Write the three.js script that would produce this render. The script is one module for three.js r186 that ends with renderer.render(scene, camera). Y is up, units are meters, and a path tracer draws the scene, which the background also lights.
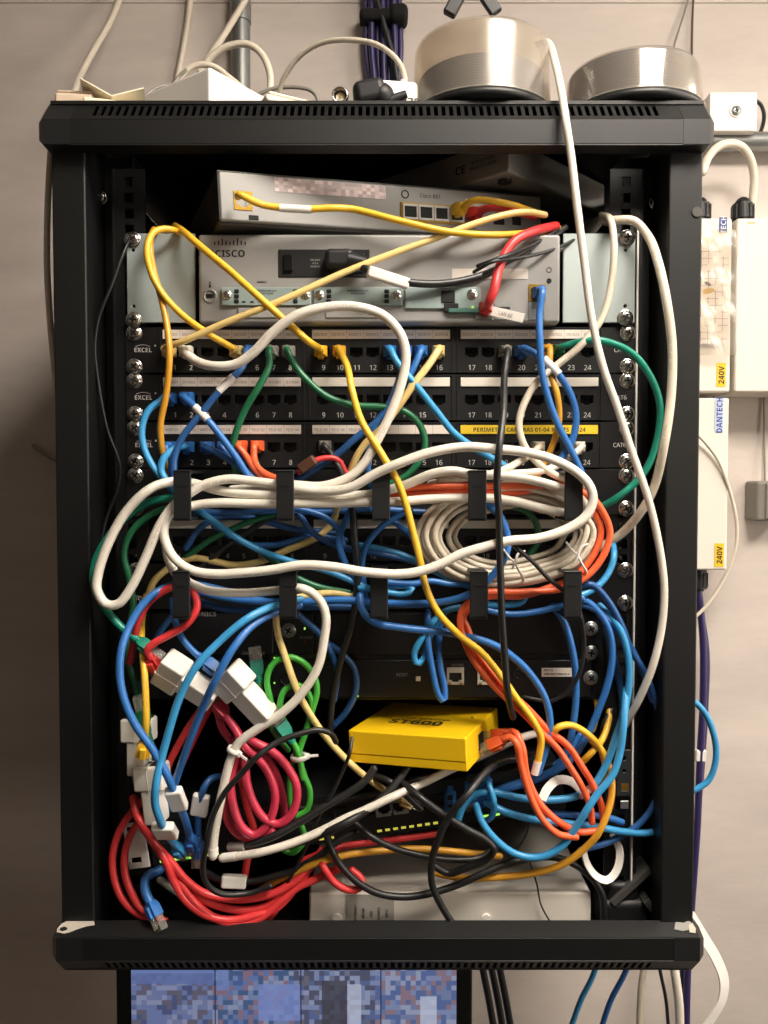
import * as THREE from 'three';
import { RoundedBoxGeometry } from 'three/addons/geometries/RoundedBoxGeometry.js';
import { mergeGeometries } from 'three/addons/utils/BufferGeometryUtils.js';
import { FontLoader } from 'three/addons/loaders/FontLoader.js';
import { TextGeometry } from 'three/addons/geometries/TextGeometry.js';
import { RectAreaLightUniformsLib } from 'three/addons/lights/RectAreaLightUniformsLib.js';

// ------------------------------------------------------------------ camera, light, exposure
RectAreaLightUniformsLib.init();
const scene = new THREE.Scene();
scene.background = new THREE.Color(0x000000);
const FPX = 827, EYE = 1.45, CAMZ = 0.785, PITCH = -1.95 * Math.PI / 180;
const camera = new THREE.PerspectiveCamera(2 * Math.atan(512 / FPX) * 180 / Math.PI, 0.75, 0.02, 20);
camera.position.set(0.006, EYE, CAMZ);
camera.rotation.x = PITCH;
camera.updateMatrixWorld();
const renderer = new THREE.WebGLRenderer({ antialias: true });
renderer.toneMapping = THREE.LinearToneMapping;
renderer.toneMappingExposure = 1.3;
renderer.shadowMap.enabled = true;

const ROOM = { x0: -4.2, x1: 3.0, z0: -0.42, z1: 5.2, y1: 2.42 };
const WARM = new THREE.Color(1.0, 0.905, 0.79);
function areaLight(pos, target, w, h, power) {
  const l = new THREE.RectAreaLight(WARM, power, w, h);
  l.position.copy(pos); l.lookAt(target); l.castShadow = true; scene.add(l);
  return l;
}
// ceiling batten to the right of the rack (mirrored in the disc tubs)
areaLight(new THREE.Vector3(1.4, ROOM.y1 - 0.075, 0.25), new THREE.Vector3(1.4, 0, 0.25), 0.24, 1.1, 6);
// ceiling panel above the photographer
areaLight(new THREE.Vector3(0.46, ROOM.y1 - 0.035, 0.68), new THREE.Vector3(0.46, 0, 0.68), 0.5, 0.5, 23);
// tall lit window in the wall to the right of the photographer
areaLight(new THREE.Vector3(ROOM.x1 - 0.03, 1.55, 1.5), new THREE.Vector3(0, 1.55, 1.5), 0.9, 1.26, 7);

// ------------------------------------------------------------------ helpers
const V = (x, y, z) => new THREE.Vector3(x, y, z);
const MM = 0.001;
let seed = 12345;
const rnd = () => { seed = (seed * 1664525 + 1013904223) >>> 0; return seed / 4294967296; };
// point of the photograph at a known depth plane (z in mm in front of the mounting rails)
function P(px, py, zmm = 0) {
  const d = V((px - 384) / FPX, -(py - 512) / FPX, -1).applyEuler(camera.rotation);
  const t = (zmm * MM - CAMZ) / d.z;
  return d.multiplyScalar(t).add(camera.position);
}
function proj(v) {
  const p = v.clone().sub(camera.position).applyEuler(new THREE.Euler(-PITCH, 0, 0));
  return [384 + FPX * p.x / -p.z, 512 - FPX * p.y / -p.z];
}
const taken = {};
function numbered(n) { const k = taken[n] = (taken[n] ?? -1) + 1; return k ? n + '_' + String(k).padStart(3, '0') : n; }
function shadow(o) { o.castShadow = true; o.receiveShadow = true; return o; }
function tag(o, label, category, group, kind) {
  if (label) o.userData.label = label;
  if (category) o.userData.category = category;
  if (group) o.userData.group = group;
  if (kind) o.userData.kind = kind;
  return o;
}
function thing(name, label, category, pos, group) {
  const g = new THREE.Group(); g.name = numbered(name); g.position.copy(pos); scene.add(g);
  return tag(g, label, category, group);
}
function single(name, geo, mat, label, category, group) {       // geometry in world space; origin moved to its base
  geo.computeBoundingBox(); const b = geo.boundingBox;
  const o = V((b.min.x + b.max.x) / 2, b.min.y, (b.min.z + b.max.z) / 2);
  geo.translate(-o.x, -o.y, -o.z);
  const m = shadow(new THREE.Mesh(geo, mat)); m.name = numbered(name); m.position.copy(o); scene.add(m);
  return tag(m, label, category, group);
}
function part(parent, name, geo, mat, x = 0, y = 0, z = 0) {      // local space
  const m = shadow(new THREE.Mesh(geo, mat)); m.name = name; m.position.set(x, y, z); parent.add(m); return m;
}
function wpart(parent, name, geo, mat) {                          // geometry in world space under an unrotated thing
  const o = parent.getWorldPosition(V(0, 0, 0)); geo.translate(-o.x, -o.y, -o.z);
  return part(parent, name, geo, mat);
}
function struct(name, geo, mat) {
  const m = shadow(new THREE.Mesh(geo, mat)); m.name = name; m.userData.kind = 'structure'; scene.add(m); return m;
}
const norm = g => { const r = g.index ? g.toNonIndexed() : g; for (const k of Object.keys(r.attributes)) if (!['position', 'normal', 'uv'].includes(k)) r.deleteAttribute(k); return r; };
const merge = a => mergeGeometries(a.map(norm));
const box = (w, h, d, x = 0, y = 0, z = 0) => new THREE.BoxGeometry(w, h, d).translate(x, y, z);
const rbox = (w, h, d, r = 0.001, x = 0, y = 0, z = 0) => new RoundedBoxGeometry(w, h, d, 2, Math.min(r, w / 2.1, h / 2.1, d / 2.1)).translate(x, y, z);
function between(a, b, depth, r = 0.001) {                        // rounded box, front face spanning a (top left) to b (bottom right)
  return rbox(Math.abs(b.x - a.x), Math.abs(a.y - b.y), depth, r, (a.x + b.x) / 2, (a.y + b.y) / 2, a.z - depth / 2);
}
function cyl(r, h, seg = 20, r2 = r) { return new THREE.CylinderGeometry(r2, r, h, seg); }
function plate(w, h, t, holes = [], bevel = 0) {                  // centred plate with holes, front face at z = 0
  const s = new THREE.Shape([[-w / 2, -h / 2], [w / 2, -h / 2], [w / 2, h / 2], [-w / 2, h / 2]].map(p => new THREE.Vector2(...p)));
  for (const H of holes) s.holes.push(new THREE.Path(H.map(p => new THREE.Vector2(...p))));
  const g = new THREE.ExtrudeGeometry(s, { depth: t, bevelEnabled: bevel > 0, bevelSize: bevel, bevelThickness: bevel, bevelSegments: 1, bevelOffset: -bevel });
  return g.translate(0, 0, -t - bevel);
}
const rectHole = (x, y, w, h) => [[x - w / 2, y - h / 2], [x - w / 2, y + h / 2], [x + w / 2, y + h / 2], [x + w / 2, y - h / 2]];
const roundHole = (x, y, r, n = 12) => Array.from({ length: n }, (_, i) => [x + r * Math.cos(-i / n * 6.2832), y + r * Math.sin(-i / n * 6.2832)]);

const fontB = await new FontLoader().loadAsync('fonts/droid/droid_sans_bold.typeface.json');
const fontR = await new FontLoader().loadAsync('fonts/droid/droid_sans_regular.typeface.json');
function text(s, h, x = 0, y = 0, z = 0, font = fontB, sx = 1, center = true) {   // flat print, centred at x, y
  const g = new TextGeometry(s, { font, size: h, depth: 0.00015, curveSegments: 2, bevelEnabled: false });
  g.computeBoundingBox(); const b = g.boundingBox;
  g.translate(center ? -(b.min.x + b.max.x) / 2 : -b.min.x, -(b.min.y + b.max.y) / 2, 0); g.scale(sx, 1, 1);
  return g.translate(x, y, z);
}

// ------------------------------------------------------------------ materials
function canvasTex(w, h, draw, srgb = true) {
  const c = document.createElement('canvas'); c.width = w; c.height = h; draw(c.getContext('2d'), w, h);
  const t = new THREE.CanvasTexture(c); if (srgb) t.colorSpace = THREE.SRGBColorSpace;
  t.wrapS = t.wrapT = THREE.RepeatWrapping; t.anisotropy = 4; return t;
}
function noiseTex(n, cells, lo, hi, sd, srgb = false) {           // tileable layered value noise
  const data = new Uint8Array(n * n * 4); let s = sd;
  const r = () => { s = (s * 1664525 + 1013904223) >>> 0; return s / 4294967296; };
  const lat = cells.map(c => ({ c, v: Float32Array.from({ length: c * c }, r) }));
  const sm = t => t * t * (3 - 2 * t);
  for (let y = 0; y < n; y++) for (let x = 0; x < n; x++) {
    let a = 0, W = 0;
    lat.forEach(({ c, v }, i) => {
      const fx = x / n * c, fy = y / n * c, ix = fx | 0, iy = fy | 0, tx = sm(fx - ix), ty = sm(fy - iy), w = 1 / (i + 1);
      const q = (X, Y) => v[(Y % c) * c + X % c];
      a += w * ((q(ix, iy) * (1 - tx) + q(ix + 1, iy) * tx) * (1 - ty) + (q(ix, iy + 1) * (1 - tx) + q(ix + 1, iy + 1) * tx) * ty); W += w;
    });
    const k = Math.round(lo + (hi - lo) * a / W), o = (y * n + x) * 4;
    data[o] = data[o + 1] = data[o + 2] = k; data[o + 3] = 255;
  }
  const t = new THREE.DataTexture(data, n, n); t.magFilter = THREE.LinearFilter; t.minFilter = THREE.LinearMipmapLinearFilter; t.generateMipmaps = true;
  t.wrapS = t.wrapT = THREE.RepeatWrapping; if (srgb) t.colorSpace = THREE.SRGBColorSpace; t.needsUpdate = true; return t;
}
const grain = noiseTex(256, [128, 64, 32], 60, 255, 7);
const coarse = noiseTex(512, [8, 23, 61, 170], 218, 255, 11, true);
const coarseBump = noiseTex(512, [19, 61, 170], 0, 255, 23);
const rep = (t, x, y) => { const c = t.clone(); c.repeat.set(x, y); c.needsUpdate = true; return c; };
const printTex = canvasTex(512, 64, (g, w, h) => {
  g.fillStyle = '#fff'; g.fillRect(0, 0, w, h); g.fillStyle = 'rgba(90,82,75,0.4)'; g.font = '9px monospace';
  for (const y of [14, 36, 58]) { g.fillText('CAT6 UTP 4PR 24AWG', 20, y); g.fillText('TIA568 ISO11801', 270, y); }
});
printTex.repeat.set(1 / 0.16, 1);
const std = (c, roughness = 0.5, o = {}) => new THREE.MeshStandardMaterial({ color: new THREE.Color(c), roughness, metalness: 0, ...o });
const M = {
  wall: std('#dbd0c8', 0.85, { map: rep(coarse, 3, 3), bumpMap: rep(coarseBump, 6, 6), bumpScale: 0.00025 }),
  ceiling: std('#d6d0c7', 0.9), floor: std('#45403a', 0.7, { map: rep(coarse, 4, 4) }),
  black: std('#0c0d0e', 0.46, { bumpMap: rep(grain, 5, 5), bumpScale: 0.00006 }),
  blackIn: std('#0b0b0c', 0.55),
  panel: std('#131315', 0.42), blackGloss: std('#101113', 0.25), blackPlastic: std('#17181a', 0.45), rubber: std('#18181a', 0.5),
  hole: std('#050506', 0.7), velcro: std('#101011', 0.95, { bumpMap: rep(grain, 2, 2), bumpScale: 0.0004 }),
  chrome: std('#cfccc6', 0.22, { metalness: 1 }), zinc: std('#a9adad', 0.38, { metalness: 0.85 }), galv: std('#9a9c9b', 0.42, { metalness: 0.8, map: rep(coarse, 2, 2) }),
  earGrey: std('#b4bfbe', 0.4, { metalness: 0.35 }), chassis: std('#9d9c9a', 0.42, { metalness: 0.3 }), chassisDark: std('#4a4845', 0.5, { metalness: 0.3 }),
  slotGrey: std('#9fb0ae', 0.4, { metalness: 0.35 }), silver: std('#a3a29f', 0.42, { metalness: 0.3 }),
  white: std('#efebe5', 0.45), whiteBox: std('#e2dbd0', 0.5), coupler: std('#e8e3da', 0.35), labelWhite: std('#e9e5de', 0.6), print: std('#1c1b1a', 0.6),
  printGrey: std('#8d8b86', 0.5), printWhite: std('#d2d0cb', 0.5), printBlue: std('#22459a', 0.5), yellowLabel: std('#f0c21e', 0.5), gold: std('#c9a347', 0.3, { metalness: 0.9 }),
  yellowBox: std('#f2c413', 0.42), clear: new THREE.MeshPhysicalMaterial({ color: '#f2efe8', roughness: 0.15, transmission: 0.85, thickness: 0, ior: 1.5 }),
  led: new THREE.MeshStandardMaterial({ color: '#1c3a08', emissive: new THREE.Color(0.45, 1.0, 0.12), emissiveIntensity: 0.8, roughness: 0.4 }),
  ledAmber: new THREE.MeshStandardMaterial({ color: '#4a4410', emissive: new THREE.Color(0.75, 0.7, 0.1), emissiveIntensity: 0.55, roughness: 0.4 }), ledRed: std('#7a1512', 0.4), greenPcb: std('#3f6c62', 0.5), primer: std('#cfc6b8', 0.75, { map: rep(coarse, 6, 6) }),
};
const cableCol = {
  white: '#e6dfd2', ivory: '#d8cdba', blue: '#2f6fb8', lightblue: '#3a97cf', darkblue: '#2a5a96', teal: '#138a72', green: '#1d6b45', lime: '#43a83c',
  yellow: '#f0be34', paleyellow: '#e8cb83', mustard: '#d79a2c', orange: '#f0673a', red: '#d93a3c', crimson: '#c9364f', black: '#1b1b1c', purple: '#302858', cream: '#dcd2c0', brown: '#5a3b2c', grey: '#8a867e',
};
const CM = {};
for (const k in cableCol) CM[k] = new THREE.MeshPhysicalMaterial({ color: cableCol[k], roughness: k === 'black' ? 0.45 : 0.38, clearcoat: 0.25, clearcoatRoughness: 0.35, map: ['white', 'ivory', 'paleyellow', 'yellow'].includes(k) ? printTex : null });
const BM = {}; for (const k in cableCol) BM[k] = std(cableCol[k], 0.45);

// ------------------------------------------------------------------ the room
{
  const { x0, x1, z0, z1, y1 } = ROOM, T = 0.12, W = x1 - x0, D = z1 - z0, cx = (x0 + x1) / 2, cz = (z0 + z1) / 2;
  // painted blockwork: courses with recessed joints on the wall behind the rack (visible band at the top)
  const yJ = P(384, 3, z0 * 1000).y, xJ = P(78, 3, z0 * 1000).x;
  const wb = struct('wall_back', box(W + 2 * T, y1, T, cx, y1 / 2, z0 - T / 2 - 0.003), M.wall);
  part(wb, 'painted_face', box(W, yJ - 0.0006, 0.006, cx, (yJ - 0.0006) / 2, z0 - 0.003), M.wall);   // one hairline joint at the top of the picture
  part(wb, 'painted_face', box(W, y1 - yJ - 0.0006, 0.006, cx, (y1 + yJ + 0.0006) / 2, z0 - 0.003), M.wall);
  struct('wall_front', box(W + 2 * T, y1, T, cx, y1 / 2, z1 + T / 2), M.wall);
  struct('wall_left', box(T, y1, D, x0 - T / 2, y1 / 2, cz), M.wall);
  const wr = struct('wall_right', box(T, y1, D, x1 + T / 2, y1 / 2, cz), M.wall);
  struct('floor', box(W + 2 * T, T, D + 2 * T, cx, -T / 2, cz), M.floor);
  struct('ceiling', box(W + 2 * T, T, D + 2 * T, cx, y1 + T / 2, cz), M.ceiling);
  const win = struct('window_1', merge([box(0.05, 0.06, 1.02, x1 - 0.02, 2.23, 1.5), box(0.05, 0.06, 1.02, x1 - 0.02, 0.87, 1.5), box(0.05, 1.42, 0.06, x1 - 0.02, 1.55, 0.98), box(0.05, 1.42, 0.06, x1 - 0.02, 1.55, 2.02)]), M.whiteBox);
  part(win, 'pane', box(0.006, 1.3, 0.98, x1 - 0.012, 1.55, 1.5), new THREE.MeshStandardMaterial({ color: '#f2ead9', emissive: new THREE.Color(1, 0.905, 0.79), emissiveIntensity: 2, roughness: 0.6 }));
}
{
  const f = (name, label, pos, w, d, h, e) => {
    const t = thing(name, label, 'light', V(pos.x, ROOM.y1 - h, pos.z));
    part(t, 'housing', rbox(w + 0.04, h * 0.6, d + 0.04, 0.006, 0, h * 0.7, 0), M.white);
    part(t, 'diffuser', rbox(w, h * 0.42, d, 0.006, 0, h * 0.21, 0), new THREE.MeshStandardMaterial({ color: '#f4efe4', emissive: new THREE.Color(1, 0.905, 0.79), emissiveIntensity: e, roughness: 0.6 }));
  };
  f('ceiling_light', 'long fluorescent batten on the ceiling to the right of the rack', V(1.4, 0, 0.25), 0.24, 1.1, 0.07, 14);
  f('ceiling_light', 'square ceiling light panel to the right above the photographer', V(0.46, 0, 0.68), 0.5, 0.5, 0.03, 10);
}

// ------------------------------------------------------------------ the cabinet
const screwGeo = new THREE.LatheGeometry([[1.22, 0], [1.2, 0.12], [1.0, 0.16], [0.97, 0.45], [0.86, 0.72], [0.62, 0.92], [0.3, 1.0], [0, 1.02]].map(p => new THREE.Vector2(...p)), 24).rotateX(Math.PI / 2);
const crossGeo = merge([box(1.15, 0.3, 0.3), box(0.3, 1.15, 0.3)]);
function screw(parent, x, y, z, r = 6.2 * MM, mat = M.chrome) {
  const m = part(parent, 'screw', screwGeo, mat, x, y, z); m.scale.set(r, r, r * 0.55); m.rotation.z = rnd() * 1.5;
  if (parent.parent === scene) part(m, 'cross_recess', crossGeo, M.hole, 0, 0, 0.9);
  return m;
}
const cab = thing('wall_cabinet', 'black open-fronted wall-mounted network cabinet with slotted top and bottom covers', 'cabinet', V(0, P(384, 968, 50).y, -0.19));
const cabW = g => ({ add: (n, geo, m = M.black) => wpart(cab, n, geo, m) });
{
  const add = (n, geo, m = M.black) => wpart(cab, n, geo, m);
  const PL0 = P(56, 525, 35).x, PL1 = P(89.5, 525, 35).x, PR0 = P(665, 525, 35).x, PR1 = P(698.5, 525, 35).x;
  const yT = P(384, 102, 30).y, yB = P(384, 970, 30).y;
  // posts with rolled inner edge
  for (const [a, b, s] of [[PL0, PL1, 1], [PR0, PR1, -1]]) {
    const inn = s > 0 ? b : a;
    add('post', merge([rbox(b - a, yT - yB - 0.03, 0.03, 0.002, (a + b) / 2, (yT + yB) / 2, 0.02), box(0.0025, yT - yB - 0.05, 0.05, inn - s * 0.003, (yT + yB) / 2, -0.01)]));
    add('side_panel', box(0.002, yT - yB - 0.02, 0.43, (s > 0 ? a : b) + s * 0.004, (yT + yB) / 2, -0.205), M.black);
    // inner upright that carries the rail
    add('inner_frame', merge([box(0.029, yT - yB - 0.06, 0.003, inn + s * 0.0135, (yT + yB) / 2, -0.022), rbox(0.003, yT - yB - 0.06, 0.03, 0.001, inn + s * 0.0275, (yT + yB) / 2, -0.03)]), M.blackPlastic);
  }
  add('back_panel', box(PR1 - PL0 - 0.01, yT - yB - 0.02, 0.004, (PL0 + PR1) / 2, (yT + yB) / 2, -0.415), M.blackIn);
  add('top_panel', box(PR1 - PL0, 0.003, 0.45, (PL0 + PR1) / 2, yT - 0.0025, -0.19));
  add('bottom_panel', box(PR1 - PL0 - 0.01, 0.003, 0.445, (PL0 + PR1) / 2, P(384, 946, 30).y, -0.195));
  // covers: vent face with real slots, front strip, lip, moulded end caps
  function cover(rows, xs, slots, name) {           // rows: [outer y at z30, inner y at z50, other front y at z50, lip y at z33]
    const s = slots.sign, x0 = P(xs[0], rows[1], 50).x, x1 = P(xs[1], rows[1], 50).x, cx = (x0 + x1) / 2, w = x1 - x0;
    const yo = P(384, rows[0], 30).y, yi = P(384, rows[1], 50).y, yf = P(384, rows[2], 50).y, yl = P(384, rows[3], 33).y;
    const len = Math.hypot(yo - yi, 0.02), n = Math.round(w / 0.0067) - slots.trim, holes = [];
    for (let i = 0; i < n; i++) holes.push(rectHole((i - (n - 1) / 2) * 0.0067 + slots.dx, slots.dy, 0.0036, len * 0.55));
    const g = plate(w - 0.016, len, 0.0015, holes);
    g.rotateX(-s * Math.atan2(0.02, Math.abs(yo - yi))); g.translate(cx, (yo + yi) / 2, 0.04);
    add('vent_panel', g);
    add('front_strip', between(V(x0 + 0.008, Math.max(yi, yf), 0.05), V(x1 - 0.008, Math.min(yi, yf), 0.05), 0.003, 0.0008));
    const ll = Math.hypot(yl - yf, 0.017), lip = box(w - 0.016, ll, 0.0015).rotateX(s * Math.atan2(0.017, Math.abs(yl - yf)));
    add('lip', lip.translate(cx, (yl + yf) / 2, 0.0412));
    add('shadow_gap_plate', box(w - 0.02, 0.002, 0.03, cx, yo - s * 0.003, 0.018), M.blackIn);
    // end caps
    for (const [xe, d] of [[x0, 1], [x1, -1]]) {
      const ring = (x, k) => { const m = (yo + yl) / 2, q = (y, z) => V(x, m + (y - m) * k, 0.02 + (z - 0.02) * k); return [q(yo, 0.0), q(yo, 0.03), q(yi, 0.0502), q(yf, 0.0502), q(yl, 0.033), q(yl, 0.0)]; };
      const rs = [ring(xe - d * 0.000, 0.72), ring(xe + d * 0.0065, 1.004), ring(xe + d * 0.03, 1.004)], pos = [], idx = [];
      rs.forEach(r => r.forEach(v => pos.push(v.x, v.y, v.z)));
      for (let a = 0; a < 2; a++) for (let b = 0; b < 6; b++) { const p = a * 6 + b, q = a * 6 + (b + 1) % 6; idx.push(p, q, p + 6, q, q + 6, p + 6); }
      for (let b = 1; b < 5; b++) { idx.push(0, b, b + 1, 12, 12 + b + 1, 12 + b); }
      if (d * s < 0) for (let i = 0; i < idx.length; i += 3) [idx[i + 1], idx[i + 2]] = [idx[i + 2], idx[i + 1]];
      let eg = new THREE.BufferGeometry(); eg.setAttribute('position', new THREE.Float32BufferAttribute(pos, 3)); eg.setIndex(idx); eg = eg.toNonIndexed(); eg.computeVertexNormals();
      eg.setAttribute('uv', new THREE.Float32BufferAttribute(new Float32Array(eg.attributes.position.count * 2).map((_, i) => i % 3 * 0.1), 2));
      add('end_cap', eg, M.blackPlastic);
    }
    return { x0, x1, yo, yi, yf, yl };
  }
  cover([102, 119, 144, 153], [35, 718], { sign: 1, trim: 14, dx: -0.001, dy: -0.001 }, 'top');
  const bc = cover([970, 961, 938, 921], [49, 707], { sign: -1, trim: 14, dx: 0, dy: 0.001 }, 'bottom');
  // chipped paint on the bottom corners
  const lipY = (bc.yl + bc.yf) / 2 + 0.0013, tilt = Math.atan2(bc.yl - bc.yf, 0.017);
  const chip = (px, z, pts, m, up = 0) => {                           // outline in mm: x to the right, y towards the back
    const g = new THREE.ExtrudeGeometry(new THREE.Shape(pts.map(p => new THREE.Vector2(p[0] * MM, p[1] * MM))), { depth: 0.0003, bevelEnabled: false }).rotateX(-Math.PI / 2 + tilt);
    add('paint_chip', g.translate(P(px, 934, z).x, lipY + up + (41.5 - z) * MM * Math.sin(tilt), z * MM), m);
  };
  chip(59, 46, [[-2, 0], [5, -1.5], [10, 0], [15, 3], [22, 6], [30, 8], [28, 12], [17, 12], [10, 14], [4, 13], [-1, 9], [-3, 4]], M.primer);
  chip(80, 36, [[0, 0], [5, 0.5], [8, 3], [4, 4], [0, 3]], M.primer);
  chip(63, 44, [[-3, 0], [0, -1.5], [3.5, 0], [3.5, 2], [0, 3.5], [-3, 2]], M.hole, 0.0005);
  chip(684, 43, [[-9, 0], [-2, -2], [6, 0], [10, 4], [8, 10], [2, 7], [-5, 8]], M.printGrey);
  chip(694, 46, [[-4, 0], [1, -1], [3, 4], [2, 10], [-2, 8]], M.primer);
  // 19-inch rails with square holes
  const ry0 = P(384, 168, 0).y, ry1 = P(384, 922, 0).y, rh = ry0 - ry1;
  for (const [xc, s] of [[-0.2335, 1], [0.2335, -1]]) {
    const holes = []; for (let i = 0; i * 0.01482 < rh - 0.02; i++) holes.push(rectHole(0, rh / 2 - 0.012 - i * 0.01482, 0.0088, 0.0092));
    add('rail', merge([plate(0.03, rh, 0.002, holes), box(0.002, rh, 0.045, -s * 0.015, 0, -0.022)]).translate(xc + 0.0, (ry0 + ry1) / 2, -0.002), M.black);
  }
  add('rail_edge_strip', box(0.0016, P(384, 222, 0).y - P(384, 880, 0).y, 0.004, P(634.5, 500, 0).x, (P(384, 222, 0).y + P(384, 880, 0).y) / 2, 0.001), M.white);
  const scr = (px, py, z, r) => { const p = P(px, py, z).sub(cab.position); screw(cab, p.x, p.y, p.z, r * MM); };
  scr(100, 198, -16, 5.5); scr(656, 203, -16, 5.5); scr(655, 216, -16, 2.4); scr(655, 870, -16, 5.5); scr(111, 865, -16, 4.5);
  const pl = P(697, 212, 35.5).sub(cab.position); part(cab, 'hole_plug', cyl(0.0045, 0.0015, 18).rotateX(Math.PI / 2), M.chassisDark, pl.x, pl.y, pl.z);
}

// ------------------------------------------------------------------ wall services around the cabinet
const zW = -420;                                                   // wall face, mm
function pathTube(pts, r, seg = 40, rad = 9) {                     // world points
  const c = new THREE.CatmullRomCurve3(pts, false, 'centripetal'); return new THREE.TubeGeometry(c, seg, r, rad);
}
{
  // vertical conduit
  const a = P(241, -20, zW + 14), b = P(241, 110, zW + 14), r = 0.0135;
  const t = thing('conduit_pipe', 'vertical galvanised conduit pipe on the wall above the cabinet', 'pipe', b);
  part(t, 'pipe', cyl(r, a.y - b.y + 0.2, 24).translate(0, (a.y - b.y + 0.2) / 2 - 0.1, 0), M.galv);
  part(t, 'coupling', cyl(r * 1.12, 0.03, 24), M.galv, 0, P(241, 12, zW + 14).y - b.y, 0);
  // horizontal conduit
  const c = P(735, 142, zW + 22);
  const h = thing('conduit_pipe', 'horizontal galvanised conduit pipe running right below the white junction box', 'pipe', c);
  part(h, 'pipe', cyl(0.0135, 1.0, 24).rotateZ(Math.PI / 2).translate(0.25, 0, 0), M.galv);
  part(h, 'saddle', rbox(0.012, 0.05, 0.03, 0.004), M.galv, 0.16, 0, -0.003);
  // junction box
  const j0 = P(710, 92, zW + 48), j1 = P(757, 131, zW + 48);
  const j = thing('junction_box', 'small square white junction box with one centre screw above the horizontal pipe', 'junction box', V((j0.x + j1.x) / 2, j1.y, zW * MM));
  wpart(j, 'body', between(j0, j1, 0.046, 0.002), M.white);
  const jp = P(736, 111, zW + 48.5).sub(j.position); screw(j, jp.x, jp.y, jp.z, 0.0055, M.zinc);
  part(j, 'screw_recess', new THREE.TorusGeometry(0.008, 0.0012, 6, 24), M.white, jp.x, jp.y, jp.z);
  single('thin_cable', pathTube([P(755, 100, zW + 25), P(761, 105, zW + 22), P(764, 115, zW + 18), P(762, 128, zW + 10), P(757, 140, zW + 6)], 0.0028), CM.black, 'short black cable curling out of the right side of the white junction box', 'cable');
  // small wall box at the right edge
  const gb = P(757, 481, zW + 40), gb2 = P(790, 521, zW + 40);
  const wgb = thing('switch_box', 'grey metal box on the wall cut off by the right edge of the picture', 'box', V((gb.x + gb2.x) / 2, gb2.y, zW * MM));
  wpart(wgb, 'body', between(gb, gb2, 0.04, 0.004), std('#77736c', 0.5));
  wpart(wgb, 'cover_plate', rbox(0.03, 0.05, 0.003, 0.001, (gb.x + gb2.x) / 2 + 0.004, (gb.y + gb2.y) / 2, (zW + 41) * MM), std('#827e76', 0.5));
  single('thin_cable', pathTube([P(764, 300, zW + 3), P(764, 400, zW + 3), P(765, 482, zW + 10)], 0.0016), CM.grey, 'thin grey cable dropping down the wall to the grey metal box', 'cable');
  // thin wires at the top right
  single('thin_cable', pathTube([P(691, -10, zW + 4), P(684, 15, zW + 4), P(676, 40, zW + 6), P(668, 70, zW + 8)], 0.0017), CM.grey, 'thin grey wire slanting left down behind the right disc tub', 'cable');
  single('thin_cable', pathTube([P(694, -10, zW + 4), P(692.5, 20, zW + 4), P(692, 60, zW + 6), P(692, 95, zW + 6)], 0.0015), CM.brown, 'thin brown wire hanging straight down behind the right disc tub', 'cable');
}
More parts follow.
